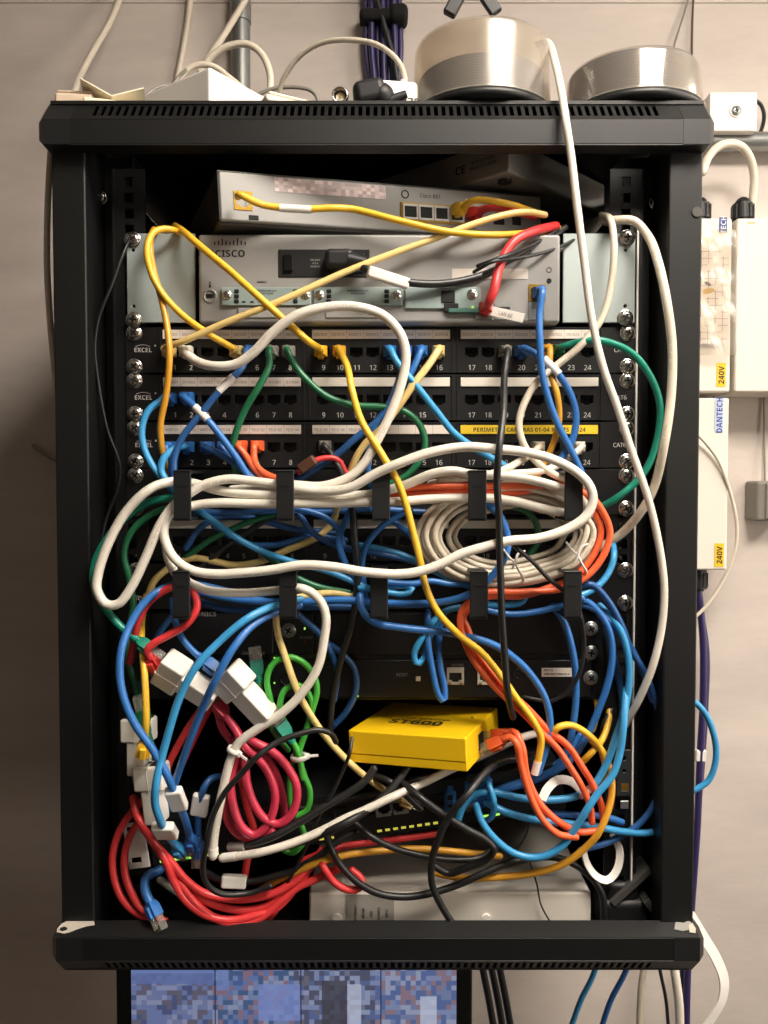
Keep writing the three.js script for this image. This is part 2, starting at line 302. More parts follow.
// power supply boxes
{
  const gland = (par, x, y, z, up) => {
    const s = up ? 1 : -1;
    const g = merge([cyl(0.0135, 0.005, 6).translate(0, s * 0.0025, 0), cyl(0.0145, 0.014, 18, up ? 0.0135 : 0.0145).translate(0, s * 0.012, 0), new THREE.SphereGeometry(0.0135, 16, 8, 0, 6.2832, 0, 1.2).rotateX(up ? 0 : Math.PI).translate(0, s * 0.012, 0), ...Array.from({ length: 10 }, (_, i) => box(0.0016, 0.013, 0.0016, 0.0147 * Math.cos(i * 0.628), s * 0.011, 0.0147 * Math.sin(i * 0.628)))]);
    return part(par, 'cable_gland', g.scale(1, 1.5, 1), M.blackPlastic, x, y, z);
  };
  const mk = (x0, x1, y0, y1, zf, label) => {
    const a = P(x0, y0, zf), b = P(x1, y1, zf), t = thing('power_supply_box', label, 'power supply', V((a.x + b.x) / 2, b.y, zW * MM), 'white power supply boxes on the wall');
    wpart(t, 'enclosure', between(a, b, (zf - zW) * MM - 0.001, 0.003), M.whiteBox);
    return { t, a, b };
  };
  const sticker = (o, px, py, zf, w, h, str, th, mat, pm, name) => {
    const p = P(px, py, zf).sub(o.t.position);
    const s = part(o.t, name, box(w, h, 0.0006), mat, p.x, p.y, zf * MM - o.t.position.z + 0.0004);
    part(s, 'lettering', text(str, th).rotateZ(Math.PI / 2).translate(0.0003, 0, 0.0004), pm);
  };
  const s1 = mk(652, 730, 218, 392, -345, 'white power supply box half hidden by the cabinet, inside a clear plastic bag');
  const s2 = mk(737, 850, 218, 392, -345, 'white power supply box cut off at the right edge below the looping cream cable');
  const s3 = mk(650, 727, 398, 570, -345, 'lower white power supply box with blue maker sticker under the bagged one');
  const lp = (o, px, py) => P(px, py, -345).sub(o.t.position);
  let q = lp(s1, 708, 218); gland(s1.t, q.x, q.y, 0.045, true); q = lp(s2, 752, 218); gland(s2.t, q.x, q.y, 0.045, true); q = lp(s3, 705, 570); gland(s3.t, q.x, q.y, 0.045, false);
  sticker(s1, 721, 375, -345, 0.0125, 0.032, '240V', 0.0078, M.yellowLabel, M.print, 'warning_label');
  sticker(s3, 719, 555, -345, 0.0125, 0.032, '240V', 0.0078, M.yellowLabel, M.print, 'warning_label');
  sticker(s3, 719, 415, -345, 0.0115, 0.046, 'DANTECH', 0.0078, std('#b9c3da', 0.5), M.printBlue, 'maker_sticker');
  sticker(s1, 723, 225, -345, 0.0105, 0.02, 'TECH', 0.0072, M.printBlue, M.printWhite, 'maker_sticker');
  q = lp(s2, 751, 223); part(s2.t, 'embossed_mark', box(0.011, 0.0015, 0.0004), M.gold, q.x, q.y, -0.345 + 0.42);
  // clear bag with a paper grid card in it
  const a = P(690, 231, -338), b = P(733, 356, -338);
  const bag = thing('plastic_bag', 'clear plastic bag with gridded paper and crumpled bits hanging over the power supply box', 'bag', V((a.x + b.x) / 2, b.y, -0.338));
  const bw = b.x - a.x, bh = a.y - b.y, film = new THREE.PlaneGeometry(bw, bh, 10, 26);
  const fp = film.attributes.position; for (let i = 0; i < fp.count; i++) fp.setZ(i, 0.004 + 0.003 * Math.sin(fp.getX(i) * 170 + fp.getY(i) * 60) + 0.002 * Math.sin(fp.getY(i) * 140));
  film.computeVertexNormals();
  part(bag, 'film', film.translate(0, bh / 2, 0.003), new THREE.MeshPhysicalMaterial({ color: '#efeae2', roughness: 0.28, transmission: 0.85, thickness: 0, ior: 1.45 }));
  const ca = P(692, 250, -340), cb = P(727, 344, -340);
  const grid = canvasTex(160, 420, (g, w, h) => {
    g.fillStyle = '#e7ded6'; g.fillRect(0, 0, w, h); g.strokeStyle = '#6d6170'; g.lineWidth = 2.2;
    for (let r = 0; r < 14; r++) for (let c = 0; c < 5; c++) { if ((r * 7 + c * 3) % 4 === 0) continue; g.beginPath(); const x = c * 32 + 8, y = r * 30 + 8; g.moveTo(x - 10, y); g.lineTo(x + 28, y); g.moveTo(x, y - 8); g.lineTo(x, y + 26); g.stroke(); }
    g.fillStyle = '#c9a13a'; g.beginPath(); g.ellipse(66, 185, 34, 12, -0.2, 0, 7); g.fill(); g.fillStyle = '#3b2c1c'; g.beginPath(); g.ellipse(70, 152, 16, 7, 0.5, 0, 7); g.fill();
    g.fillStyle = '#f4efe9'; for (const [x, y] of [[120, 80], [118, 210], [70, 270], [90, 330], [30, 300]]) g.fillRect(x, y, 26, 34);
  });
  part(bag, 'grid_card', box(cb.x - ca.x, ca.y - cb.y, 0.0012).translate((ca.x + cb.x) / 2 - bag.position.x, (ca.y + cb.y) / 2 - bag.position.y, -0.001), std('#ffffff', 0.6, { map: grid }));
}
// monitor under the cabinet
{
  const z = -140, a = P(115, 952, z), b = P(472, 1150, z), cx = (a.x + b.x) / 2;
  const t = thing('monitor', 'flat monitor showing blurred camera pictures on the wall below the cabinet', 'monitor', V(cx, b.y, z * MM));
  wpart(t, 'casing', between(a, b, 0.035, 0.004), M.blackGloss);
  const s0 = P(131, 966, z + 1), s1 = P(456, 1140, z + 1);
  const pal = [['#5f6a92', '#8d93b5', '#b9bdd6', '#7f8fc4', '#6d5a58', '#404a70'], ['#3f62a8', '#6f8cc8', '#b87a78', '#94a7cf', '#365a86', '#c4c8dc'], ['#7d6f66', '#5a6f9c', '#a9b4d6', '#4f4a52', '#c9d3ea', '#8d8a94'], ['#7f93cc', '#a9b6dc', '#c48a80', '#5b73b0', '#d8dcec', '#8f9cc2']];
  const tex = canvasTex(512, 288, (g, w, h) => {
    let s = 99; const r = () => { s = (s * 1664525 + 1013904223) >>> 0; return s / 4294967296; };
    for (let y = 0; y < h; y += 8) for (let x = 0; x < w; x += 8) { const p = pal[Math.min(3, x * 4 / w | 0)]; g.globalAlpha = 1; g.fillStyle = '#6b78a6'; g.fillRect(x, y, 8, 8); g.globalAlpha = 0.52; const k = Math.floor((r() * 0.5 + 0.5 * Math.abs(Math.sin(x * 0.031 + y * 0.05))) * 5.99); g.fillStyle = p[k]; g.fillRect(x, y, 8, 8); }
    g.globalAlpha = 0.8; g.fillStyle = '#6c7fbb'; g.fillRect(0, 0, 132, 30); g.fillStyle = '#7d92cf'; g.fillRect(0, 0, 132, 12); g.fillRect(134, 0, 20, 40);
    g.fillStyle = '#8b9de0'; g.fillRect(200, 30, 66, 60); g.fillStyle = '#4c4a56'; g.fillRect(300, 24, 40, 200); g.fillStyle = '#cfd6ee'; g.fillRect(340, 30, 22, 80); g.fillStyle = '#d6dcf2'; g.fillRect(455, 50, 26, 60);
    g.fillStyle = '#2c3350'; for (const x of [131, 266, 392]) g.fillRect(x, 0, 2, h);
  });
  wpart(t, 'screen', box(s1.x - s0.x, s0.y - s1.y, 0.001, (s0.x + s1.x) / 2, (s0.y + s1.y) / 2, (z + 0.6) * MM), new THREE.MeshStandardMaterial({ color: '#000000', roughness: 0.3, emissive: '#ffffff', emissiveMap: tex, emissiveIntensity: 0.5 }));
}

// ------------------------------------------------------------------ rack equipment
const U = 44.45 * MM;
// RJ45 socket: recess with notch, gold contacts
const jackHole = (x, y, k = 1) => [[-6, -4], [-6, 3.4], [6, 3.4], [6, -4], [3.2, -4], [3.2, -5.6], [-3.2, -5.6], [-3.2, -4]].map(([a, b]) => [x + a * MM * k, y + b * MM * k]);
const jackGeo = k => {
  const s = new THREE.Shape([[-7.2, -6.6], [7.2, -6.6], [7.2, 5], [-7.2, 5]].map(p => new THREE.Vector2(p[0] * MM * k, p[1] * MM * k)));
  s.holes.push(new THREE.Path(jackHole(0, 0, k).map(p => new THREE.Vector2(...p))));
  return merge([new THREE.ExtrudeGeometry(s, { depth: 0.011, bevelEnabled: false }).translate(0, 0, -0.0113), box(0.014 * k, 0.011 * k, 0.001, 0, -0.001, -0.0118), ...[-3.5, -2.5, -1.5, -0.5, 0.5, 1.5, 2.5, 3.5].map(x => box(0.0004, 0.0022, 0.006, x * MM * k, 0.0022 * k, -0.006))]);
};
const jack1 = jackGeo(1), jackMat = std('#1d1d1f', 0.35);
const stripTex = (items, bg, fg) => canvasTex(512, 32, (g, w, h) => {
  g.fillStyle = bg; g.fillRect(0, 0, w, h); g.fillStyle = fg; g.textAlign = 'center'; g.textBaseline = 'middle';
  if (Array.isArray(items)) { g.font = '15px sans-serif'; items.forEach((s, i) => g.fillText(s, (i + 0.5) * w / items.length, h / 2)); g.fillStyle = 'rgba(60,50,40,0.5)'; for (let i = 1; i < items.length; i++) g.fillRect(i * w / items.length, 0, 1, h); }
  else { g.font = 'bold 22px sans-serif'; g.fillText(items, w / 2, h / 2 + 1, w - 10); }
});
const seq = (p, a, n) => Array.from({ length: n }, (_, i) => p + String(a + i).padStart(2, '0'));
function patchPanel(rowPx, zmm, label, strips, withCat = true) {
  const c = P(381, rowPx, zmm), t = thing('patch_bay', label, 'patch panel', V(c.x, c.y - U / 2, zmm * MM), 'black 24-port patch panels');
  const H = U - 0.0012, y0 = U / 2, holes = [], X = i => (Math.floor(i / 8) * 140.6 + (i % 8) * 15.6 - 195.2 - (i > 15 ? 0.5 : 0)) * MM;
  for (let i = 0; i < 24; i++) holes.push(jackHole(X(i), -0.0012));
  part(t, 'faceplate', plate(0.4826, H, 0.0025, holes, 0.0004), M.panel, 0, y0, 0);
  part(t, 'rear_tray', box(0.43, H - 0.006, 0.06), M.blackIn, 0, y0, -0.045);
  for (let g = 0; g < 3; g++) {   // raised module frames
    const cx = (X(g * 8) + X(g * 8 + 7)) / 2;
    part(t, 'module_frame', plate(0.1365, H - 0.001, 0.0012, [rectHole(0, 0, 0.1345, H - 0.0028)]), M.blackPlastic, cx, y0, 0.0012);
    if (strips[g]) {
      const [txt, bg, fg] = strips[g], w = 0.13;
      part(t, 'label_strip', rbox(w, 0.0085, 0.0014, 0.0004), [], cx, y0 + 0.0145, 0.0009).material = std('#ffffff', 0.55, { map: stripTex(txt, bg, fg) });
    }
  }
  for (let i = 0; i < 24; i++) part(t, 'port', jack1, jackMat, X(i), y0 - 0.0012, 0);
  part(t, 'port_numbers', merge(Array.from({ length: 24 }, (_, i) => text(String(i + 1), 0.0047, X(i) + 0.0004, 0, 0.0002, fontR))), M.printWhite, 0, y0 - 0.0165, 0);
  part(t, 'logo', merge([text('EXCEL', 0.0042, -0.2245, y0, 0.0002, fontB, 1), box(0.002, 0.0006, 0.0002, -0.213, y0 + 0.004, 0.0003), box(0.0006, 0.002, 0.0002, -0.213, y0 + 0.004, 0.0003), ...Array.from({ length: 7 }, (_, i) => box(0.002, 0.0004, 0.0002, -0.2305 + i * 0.002, y0 + 0.0036 + 0.0012 * Math.sin(i / 6 * 3.14), 0.0003))]), M.printWhite);
  if (withCat) part(t, 'cat_lettering', text('CAT6', 0.004, 0.226, y0, 0.0002, fontR), M.printWhite);
  for (const x of [-0.2325, 0.2325]) for (const y of [-0.0157, 0.0157]) screw(t, x, y0 + y, 0.0006);
  return t;
}
const dS = '#ddd2c8', dT = '#7d7168';
patchPanel(350, 0, 'topmost black patch panel, directly under the grey rack router, with three pink-white label strips', [[seq('D0/0', 1, 8), dS, dT], [seq('D0/0', 9, 8), dS, dT], [seq('D0/0', 17, 8), dS, dT]]);
patchPanel(397.5, 0, 'second black patch panel from the top, its right label strips blank', [[seq('D1/0', 1, 8), dS, dT], [[''], '#e6dfd3', dT], [[''], '#e6dfd3', dT]]);
patchPanel(445, 0, 'third black patch panel with the yellow camera label strip', [[['WIFI 01', 'WIFI 02', 'WIFI 03', 'WIFI 04', 'TELE 01', 'TELE 02', 'TELE 03', 'TELE 04'], dS, dT], [['TELE 05', 'TELE 06', 'TELE 07', '', '', '', '', ''], dS, dT], ['PERIMETER CAMERAS 01-04 PORTS 21-24', '#e8c62c', '#3a2c10']]);
patchPanel(539, -12, 'lowest black patch panel, mostly hidden behind white and blue cable loops', [[[''], '#e6dfd3', dT], [[''], '#e6dfd3', dT], [[''], '#e6dfd3', dT]], false);

// cable managers with five ring brackets
function manager(rowPx, zmm, label, xs, fy0, fy1) {
  const c = P(381, rowPx, zmm), t = thing('cable_manager', label, 'cable manager', V(c.x, c.y - U / 2, zmm * MM), 'black ring cable managers');
  part(t, 'backplate', plate(0.4826, U - 0.001, 0.0025, [], 0.0004), M.panel, 0, U / 2, 0);
  for (const x of [-0.2325, 0.2325]) for (const y of [-0.0157, 0.0157]) screw(t, x, U / 2 + y, 0.0006);
  for (const px of xs) {
    const a = P(px - 9, fy0, 62), b = P(px + 9, fy1, 62), w = b.x - a.x, h = a.y - b.y, x = (a.x + b.x) / 2 - c.x, ym = (a.y + b.y) / 2 - t.position.y, zf = 0.062 - zmm * MM;
    const ring = merge([rbox(w, h, 0.003, 0.0009, 0, 0, zf - 0.0015), rbox(w, 0.0025, zf, 0.0008, 0, h / 2 - 0.0016, zf / 2), rbox(w * 0.9, 0.0025, zf * 0.55, 0.0008, 0, -h / 2 + 0.0016, zf * 0.725), rbox(w * 0.9, 0.0025, zf * 0.3, 0.0008, 0, -h / 2 + 0.0016, zf * 0.15), box(w * 0.5, 0.0016, 0.0012, 0, h * 0.2, zf)]);
    part(t, 'ring', ring, M.blackPlastic, x, ym, 0);
  }
}
manager(492, 0, 'upper black cable manager whose five rings hold the white cable loops', [182, 285, 381, 477.5, 574], 470, 521);
manager(586.5, 0, 'lower black cable manager whose five rings hold blue and orange cables', [181, 288, 379, 479, 573], 571, 619);

// big grey rack router
{
  const a = P(126, 234, 2), b = P(634, 323, 2), cx = (a.x + b.x) / 2, h = a.y - b.y, z0 = 0.002;
  const t = thing('rack_router', 'grey two-unit rack router with pale mounting ears above the patch panels', 'router', V(cx, b.y, z0));
  const L = (px, py, z = 14) => { const p = P(px, py, z + 2); return V(p.x - cx, p.y - b.y, z * MM); };
  for (const [x0, x1] of [[127, 196], [563, 634]]) {
    const p = P(x0, 234, 2), q = P(x1, 323, 2), w = q.x - p.x, holes = [];
    for (const y of [-0.026, 0.026]) holes.push(roundHole(x0 < 200 ? -w / 2 + 0.006 : w / 2 - 0.009, y, 0.0016));
    part(t, 'mounting_ear', plate(w, h, 0.002, holes, 0.0005), M.earGrey, (p.x + q.x) / 2 - cx, h / 2, 0.002);
  }
  const fa = L(198, 234), fb = L(560, 323), W = fb.x - fa.x, H = fa.y - fb.y, fx = (fa.x + fb.x) / 2, fy = (fa.y + fb.y) / 2;
  part(t, 'chassis', merge([rbox(W, H, 0.26, 0.003, fx, fy, 0.014 - 0.13)]), M.chassis);
  const lift = (name, geo, mat, px, py, dz = 0.0002) => { const p = L(px, py); return part(t, name, geo, mat, p.x, p.y, 0.014 + dz); };
  // brand mark: bars + word
  const hs = [1.2, 2.4, 4.6, 2.4, 1.2, 2.4, 4.6, 2.4, 1.2];
  lift('logo', merge([text('CISCO', 0.0062, 0, -0.0055, 0, fontB, 1.12), ...hs.map((q, i) => box(0.0011, (1.6 + q) * MM, 0.0002, (i - 4) * 0.0035, 0.0032 + q * 0.0004, 0.0001))]), M.print, 230, 247.5);
  lift('model_lettering', text('SERIES 2', 0.0016), M.print, 262, 282);
  // mains inlet
  const inl = lift('power_inlet', rbox(0.084, 0.0255, 0.004, 0.0008), M.blackPlastic, 324, 263.5, -0.001);
  part(inl, 'rocker_switch', merge([rbox(0.0085, 0.015, 0.004, 0.001), box(0.0006, 0.003, 0.0003, 0, 0.0045, 0.0021)]), M.blackGloss, -0.0325, 0, 0.003);
  part(inl, 'rating_lettering', merge([text('100-240V', 0.0016, 0, 0.003, 0), text('4-2 A', 0.0016, 0, 0, 0), text('50-60 Hz', 0.0016, 0, -0.003, 0)]), M.printGrey, -0.008, 0, 0.002);
  part(inl, 'inlet_socket', rbox(0.024, 0.019, 0.004, 0.003), M.hole, 0.026, 0, 0.0012);
  // lock slot
  const lk = lift('lock_slot', new THREE.TorusGeometry(0.0055, 0.0012, 8, 20), M.chassis, 210, 296, 0); part(lk, 'slot', rbox(0.007, 0.004, 0.001, 0.0015), M.hole);
  lift('lock_mark', merge([box(0.0018, 0.003, 0.0002), box(0.0018, 0.0012, 0.0002, 0, 0.003, 0)]), M.print, 210, 286);
  // interface slot covers
  const slot = (x0, x1) => {
    const p = L(x0, 288), q = L(x1, 306), w = q.x - p.x, hh = p.y - q.y;
    const c = part(t, 'slot_cover', rbox(w, hh, 0.003, 0.0006), M.slotGrey, (p.x + q.x) / 2, (p.y + q.y) / 2, 0.0155);
    for (const s of [-1, 1]) { for (const k of [-1, 0, 1]) part(c, 'clip', rbox(0.0045, 0.0036, 0.002, 0.001), M.blackPlastic, s * (w / 2 - 0.014), k * 0.0045, 0.0016); screw(c, s * (w / 2 - 0.005), 0.001, 0.0016, 0.0036); }
    part(c, 'cover_lettering', merge([text('INTERFACE CARD SLOT', 0.0013, 0, 0.005, 0), text('DO NOT COVER', 0.0013, 0, 0.0025, 0)]), M.print, 0, 0, 0.0016);
    part(c, 'vent_hole', merge([0, 1, 2].map(k => rbox(0.0035, 0.0018, 0.0008, 0.0008, -w * 0.25 + k * 0.0075, -hh * 0.32, 0))), M.hole, 0, 0, 0.0013);
  };
  slot(222, 311); slot(314, 402);
  for (const x0 of [238, 326]) { const p = L(x0, 308), q = L(x0 + 58, 318); part(t, 'blank_filler', rbox(q.x - p.x, p.y - q.y, 0.002, 0.0006), M.silver, (p.x + q.x) / 2, (p.y + q.y) / 2, 0.0145); }
  // right hand interface card with sockets
  const ca = L(405, 288), cb = L(480, 309);
  const card = part(t, 'interface_card', rbox(cb.x - ca.x, ca.y - cb.y, 0.003, 0.0006), M.slotGrey, (ca.x + cb.x) / 2, (ca.y + cb.y) / 2, 0.0152);
  part(card, 'card_edge', rbox(0.03, 0.004, 0.004, 0.001), M.greenPcb, 0.02, -0.012, 0.002);
  part(card, 'socket', rbox(0.0125, 0.011, 0.003, 0.0006), M.hole, 0.005, 0.001, 0.001); part(card, 'socket', rbox(0.013, 0.008, 0.003, 0.0006), M.hole, 0.008, -0.009, 0.001);
  screw(card, 0.027, 0.003, 0.0016, 0.004); part(card, 'indicator', box(0.002, 0.002, 0.001), M.led, 0.0275, -0.0085, 0.0018);
  const js = (px, py, m = M.zinc) => { const s = lift('socket', plate(0.0155, 0.0155, 0.0012, [jackHole(0, 0)]), m, px, py, 0.0012); part(s, 'socket_recess', jack1, jackMat, 0, 0, -0.0005); return s; };
  js(484, 311); js(503, 311); js(537, 293, M.gold); js(537, 311);
  lift('ground_mark', new THREE.TorusGeometry(0.0022, 0.0003, 6, 16), M.print, 549, 270); lift('ground_hole', cyl(0.0024, 0.0004, 14).rotateX(Math.PI / 2), M.hole, 549, 281);
  lift('front_label', box(0.07, 0.0095, 0.0004), std('#cfc7bd', 0.55), 490, 274, 0.0003);
  for (const [px, py, m] of [[134, 320, 1], [627, 238, 1], [625, 318, 1], [133, 240, 1]]) { const p = P(px, py, 4); screw(t, p.x - cx, p.y - b.y, 0.003); }
}
// helper: oriented box from three photographed corners of its front face
function orient(TL, TR, BL) {
  const x = TR.clone().sub(TL), w = x.length(); x.normalize(); let y = TL.clone().sub(BL); y.addScaledVector(x, -y.dot(x)); const h = y.length(); y.normalize();
  const z = x.clone().cross(y); const q = new THREE.Quaternion().setFromRotationMatrix(new THREE.Matrix4().makeBasis(x, y, z));
  return { w, h, q, c: TL.clone().addScaledVector(x, w / 2).addScaledVector(y, -h) };   // origin: bottom centre of the front face
}
// small desktop router lying askew on top
{
  const o = orient(P(218, 170, 42), P(541, 196, -72), P(218, 220, 41));
  const t = thing('small_router', 'small grey router lying askew on the rack router with a yellow cable plugged in', 'router', o.c); t.quaternion.copy(o.q);
  const { w, h } = o, X = px => (px - 218) / 323 * w - w / 2;   // good enough along the face
  part(t, 'case', rbox(w, h, 0.2, 0.002, 0, h / 2, -0.1), M.chassis);
  part(t, 'top_cover', rbox(w + 0.002, 0.002, 0.2, 0.0006, 0, h - 0.0008, -0.1), M.chassisDark);
  for (const s of [-1, 1]) part(t, 'side_cover', box(0.001, h - 0.002, 0.199, s * (w / 2 + 0.0004), h / 2, -0.1), M.black);
  part(t, 'base_plate', rbox(w, 0.003, 0.19, 0.001, 0, -0.001, -0.1), M.chassisDark);
  const sock = (x, y, m) => { const s = part(t, 'socket', plate(0.0165, 0.0165, 0.0012, [jackHole(0, 0)]), m, x, y, 0.0008); part(s, 'socket_recess', jack1, jackMat, 0, 0, -0.0005); };
  sock(-w / 2 + 0.021, h * 0.42, M.gold);
  const row = part(t, 'port_frame', rbox(0.069, 0.018, 0.002, 0.0008), M.gold, 0.043, h * 0.42, 0.0003);
  for (let i = 0; i < 4; i++) { part(row, 'socket', plate(0.0155, 0.0145, 0.0012, [rectHole(0, 0, 0.0125, 0.0105)]), M.printWhite, (i - 1.5) * 0.0165, 0, 0.0024); part(row, 'socket_recess', box(0.0135, 0.0115, 0.001), M.hole, (i - 1.5) * 0.0165, 0, 0.0008); }
  part(t, 'asset_label', box(0.108, 0.0125, 0.0004), std('#fff4f2', 0.55, { map: canvasTex(256, 32, (g, W, H) => { let s = 5; const r = () => { s = (s * 1664525 + 1013904223) >>> 0; return s / 4294967296; }; for (let x = 0; x < W; x += 10) for (let y = 0; y < H; y += 8) { const k = 190 + r() * 60 | 0; g.fillStyle = `rgb(${k},${k - 8},${k - 6})`; g.fillRect(x, y, 10, 8); } }) }), -0.06, h * 0.8, 0.0003);
  part(t, 'logo', new THREE.TorusGeometry(0.0035, 0.0006, 6, 20), M.print, 0.014, h * 0.8, 0.0003);
  part(t, 'model_lettering', text('Cisco 881', 0.0038, 0.04, h * 0.8, 0.0001, fontR), M.print);
  part(t, 'serial_label', box(0.028, 0.0075, 0.0004), M.labelWhite, 0.092, h * 0.72, 0.0003); part(t, 'serial_label', box(0.03, 0.0075, 0.0004), M.labelWhite, 0.125, h * 0.72, 0.0003);
  part(t, 'side_socket', rbox(0.012, 0.009, 0.001, 0.0005), M.hole, 0.115, h * 0.38, 0.0002); part(t, 'side_socket', rbox(0.01, 0.008, 0.001, 0.003), M.hole, 0.135, h * 0.38, 0.0002);
  part(t, 'lock_slot', rbox(0.009, 0.004, 0.001, 0.0015), M.hole, -w / 2 + 0.03, 0.004, 0.0002);
}
// silver box wedged behind, its corner towards the viewer
{
  const c = P(509, 172, -15), t = thing('silver_box', 'silver flat box with a conformity mark wedged behind the small router under the cabinet top', 'network device', c);
  t.rotation.y = Math.PI / 4 + 0.04; t.rotation.z = 0.02;
  const g = rbox(0.2, 0.034, 0.19, 0.0025, -0.1, 0.017, -0.095);                // corner at origin
  const tt = part(t, 'case', rbox(0.19, 0.034, 0.2, 0.0025, 0.095, 0.017, -0.1), M.silver);
  part(t, 'lettering', merge([text('CE', 0.008, -0.018, 0, 0), text('ACCESS POINT', 0.0032, 0.01, 0.003, 0, fontR), text('MADE IN CHINA', 0.0032, 0.01, -0.002, 0, fontR)]).rotateY(-Math.PI / 2), M.print, -0.0002, 0.016, -0.04);
  part(t, 'rubber_foot', cyl(0.007, 0.003, 16), M.rubber, 0.016, -0.001, -0.016);
}
// black two-unit device
{
  const a = P(128, 610, -6), b = P(634, 700, -6), cx = (a.x + b.x) / 2, h = a.y - b.y;
  const t = thing('rack_switch', 'black two-unit rack device with two network sockets behind the hanging blue cables', 'network device', V(cx, b.y, -0.006));
  const L = (px, py) => { const p = P(px, py, -6); return [p.x - cx, p.y - b.y]; };
  part(t, 'chassis', rbox(b.x - a.x - 0.044, h, 0.24, 0.0015, 0, h / 2, -0.12), M.blackGloss);
  const put = (n, geo, m, px, py, z = 0.0008) => { const [x, y] = L(px, py); return part(t, n, geo, m, x, y, z); };
  put('upper_panel', rbox(0.118, 0.04, 0.003, 0.0012), M.panel, 212, 633); put('upper_panel', rbox(0.255, 0.04, 0.003, 0.0012), M.panel, 448, 633); put('alarm_module', rbox(0.032, 0.04, 0.003, 0.0012), M.blackPlastic, 297, 633);
  put('lower_panel', rbox(0.404, 0.036, 0.004, 0.0012), M.panel, 381, 678, 0.001);
  for (const x of [-1, 1]) { const s = part(t, 'mounting_ear', rbox(0.024, h - 0.002, 0.003, 0.001), M.blackPlastic, x * 0.2265, h / 2, 0); }
  for (const [px, py] of [[590, 628], [590, 652], [590, 677], [289, 630]]) { const [x, y] = L(px, py); screw(t, x, y, 0.003, 0.0058, M.zinc); }
  for (const px of [457, 487.5]) { const f = put('socket', plate(0.0165, 0.0165, 0.0012, [jackHole(0, 0)]), std('#b9b7b1', 0.4), px - 2, 675, 0.005); part(f, 'socket_recess', jack1, jackMat, 0, 0, -0.0005); part(f, 'link_light', merge([box(0.003, 0.0018, 0.0004, -0.0055, -0.0072, 0.0002), box(0.003, 0.0018, 0.0004, 0.0055, -0.0072, 0.0002)]), M.gold); }
  put('lettering', text('10/100', 0.0028, 0, 0, 0, fontR), M.printGrey, 457, 664.5, 0.0032); put('lettering', text('RESET', 0.003, 0, 0, 0, fontR), M.printGrey, 402, 674, 0.0032);
  put('lettering', text('ALARM', 0.0028, 0, 0, 0, fontR), M.printGrey, 306, 637, 0.0026); put('lettering', text('UNIT TABLE', 0.003, 0, 0, 0, fontR), M.printGrey, 254, 652.5, 0.0026);
  put('lettering', text('SONICS', 0.0046, 0, 0, 0, fontB), M.printGrey, 205, 613.5, 0.0026);
  put('reset_button', rbox(0.0045, 0.0045, 0.002, 0.0005), M.printWhite, 418, 678, 0.003); put('port_cap', new THREE.TorusGeometry(0.0042, 0.0009, 8, 20), M.blackGloss, 517, 673, 0.0034); put('port_cap', new THREE.TorusGeometry(0.0055, 0.001, 8, 20), M.blackGloss, 287, 679, 0.0034);
  const sl = put('serial_label', box(0.029, 0.0085, 0.0005), M.labelWhite, 556, 671.5, 0.0034); part(sl, 'lettering', merge([text('REV: C2', 0.0018, -0.008, 0.0022, 0), text('P000-4411-PWR-DC-0', 0.0018, 0, -0.0016, 0)]), M.print, 0, 0, 0.0003);
  for (const [px, py] of [[275, 657], [275, 682], [358, 695]]) put('indicator', new THREE.SphereGeometry(0.0009, 8, 6), M.led, px, py, 0.0042);
  put('indicator', box(0.0014, 0.0022, 0.0008), M.led, 305, 628, 0.0028); put('indicator', box(0.0014, 0.0022, 0.0008), M.ledRed, 305, 641, 0.0028);
}
// yellow box
{
  const o = orient(P(348, 730, 20), P(466, 738, 64), P(348, 762, 20));
  const t = thing('yellow_box', 'bright yellow plastic extender box with black model lettering and orange plug', 'network device', o.c); t.quaternion.copy(o.q);
  const { w, h } = o, d = 0.108;
  const body = part(t, 'case', rbox(w, h * 0.75, d, 0.0018, 0, h * 0.625, -d / 2), M.yellowBox);
  part(t, 'base', rbox(w - 0.001, h * 0.26, d - 0.001, 0.0008, 0, h * 0.13, -d / 2), M.yellowBox);
  part(t, 'lettering', merge([text('ST600', 0.0125, 0, 0, 0, fontB, 1.15), text('VDSL EXTENDER', 0.0042, 0.006, 0.012, 0, fontR, 1.15), box(0.052, 0.0006, 0.0001, 0, -0.0065, 0)]).rotateX(-Math.PI / 2), M.print, -0.004, h + 0.0001, -d * 0.36);
  part(t, 'side_lettering', merge([text('LINE', 0.003, 0, 0, 0), text('LINK', 0.003, 0, 0.006, 0), box(0.0012, 0.004, 0.0001, 0.014, 0.003, 0)]).rotateX(-Math.PI / 2), M.print, -w / 2 + 0.02, h + 0.0001, -d * 0.45);
  part(t, 'socket', rbox(0.002, 0.015, 0.016, 0.0006), M.hole, w / 2 - 0.0004, h * 0.5, -d * 0.42);
  part(t, 'screw_mark', cyl(0.0014, 0.0004, 10), M.print, w / 2 - 0.014, h + 0.0001, -d * 0.62);
}
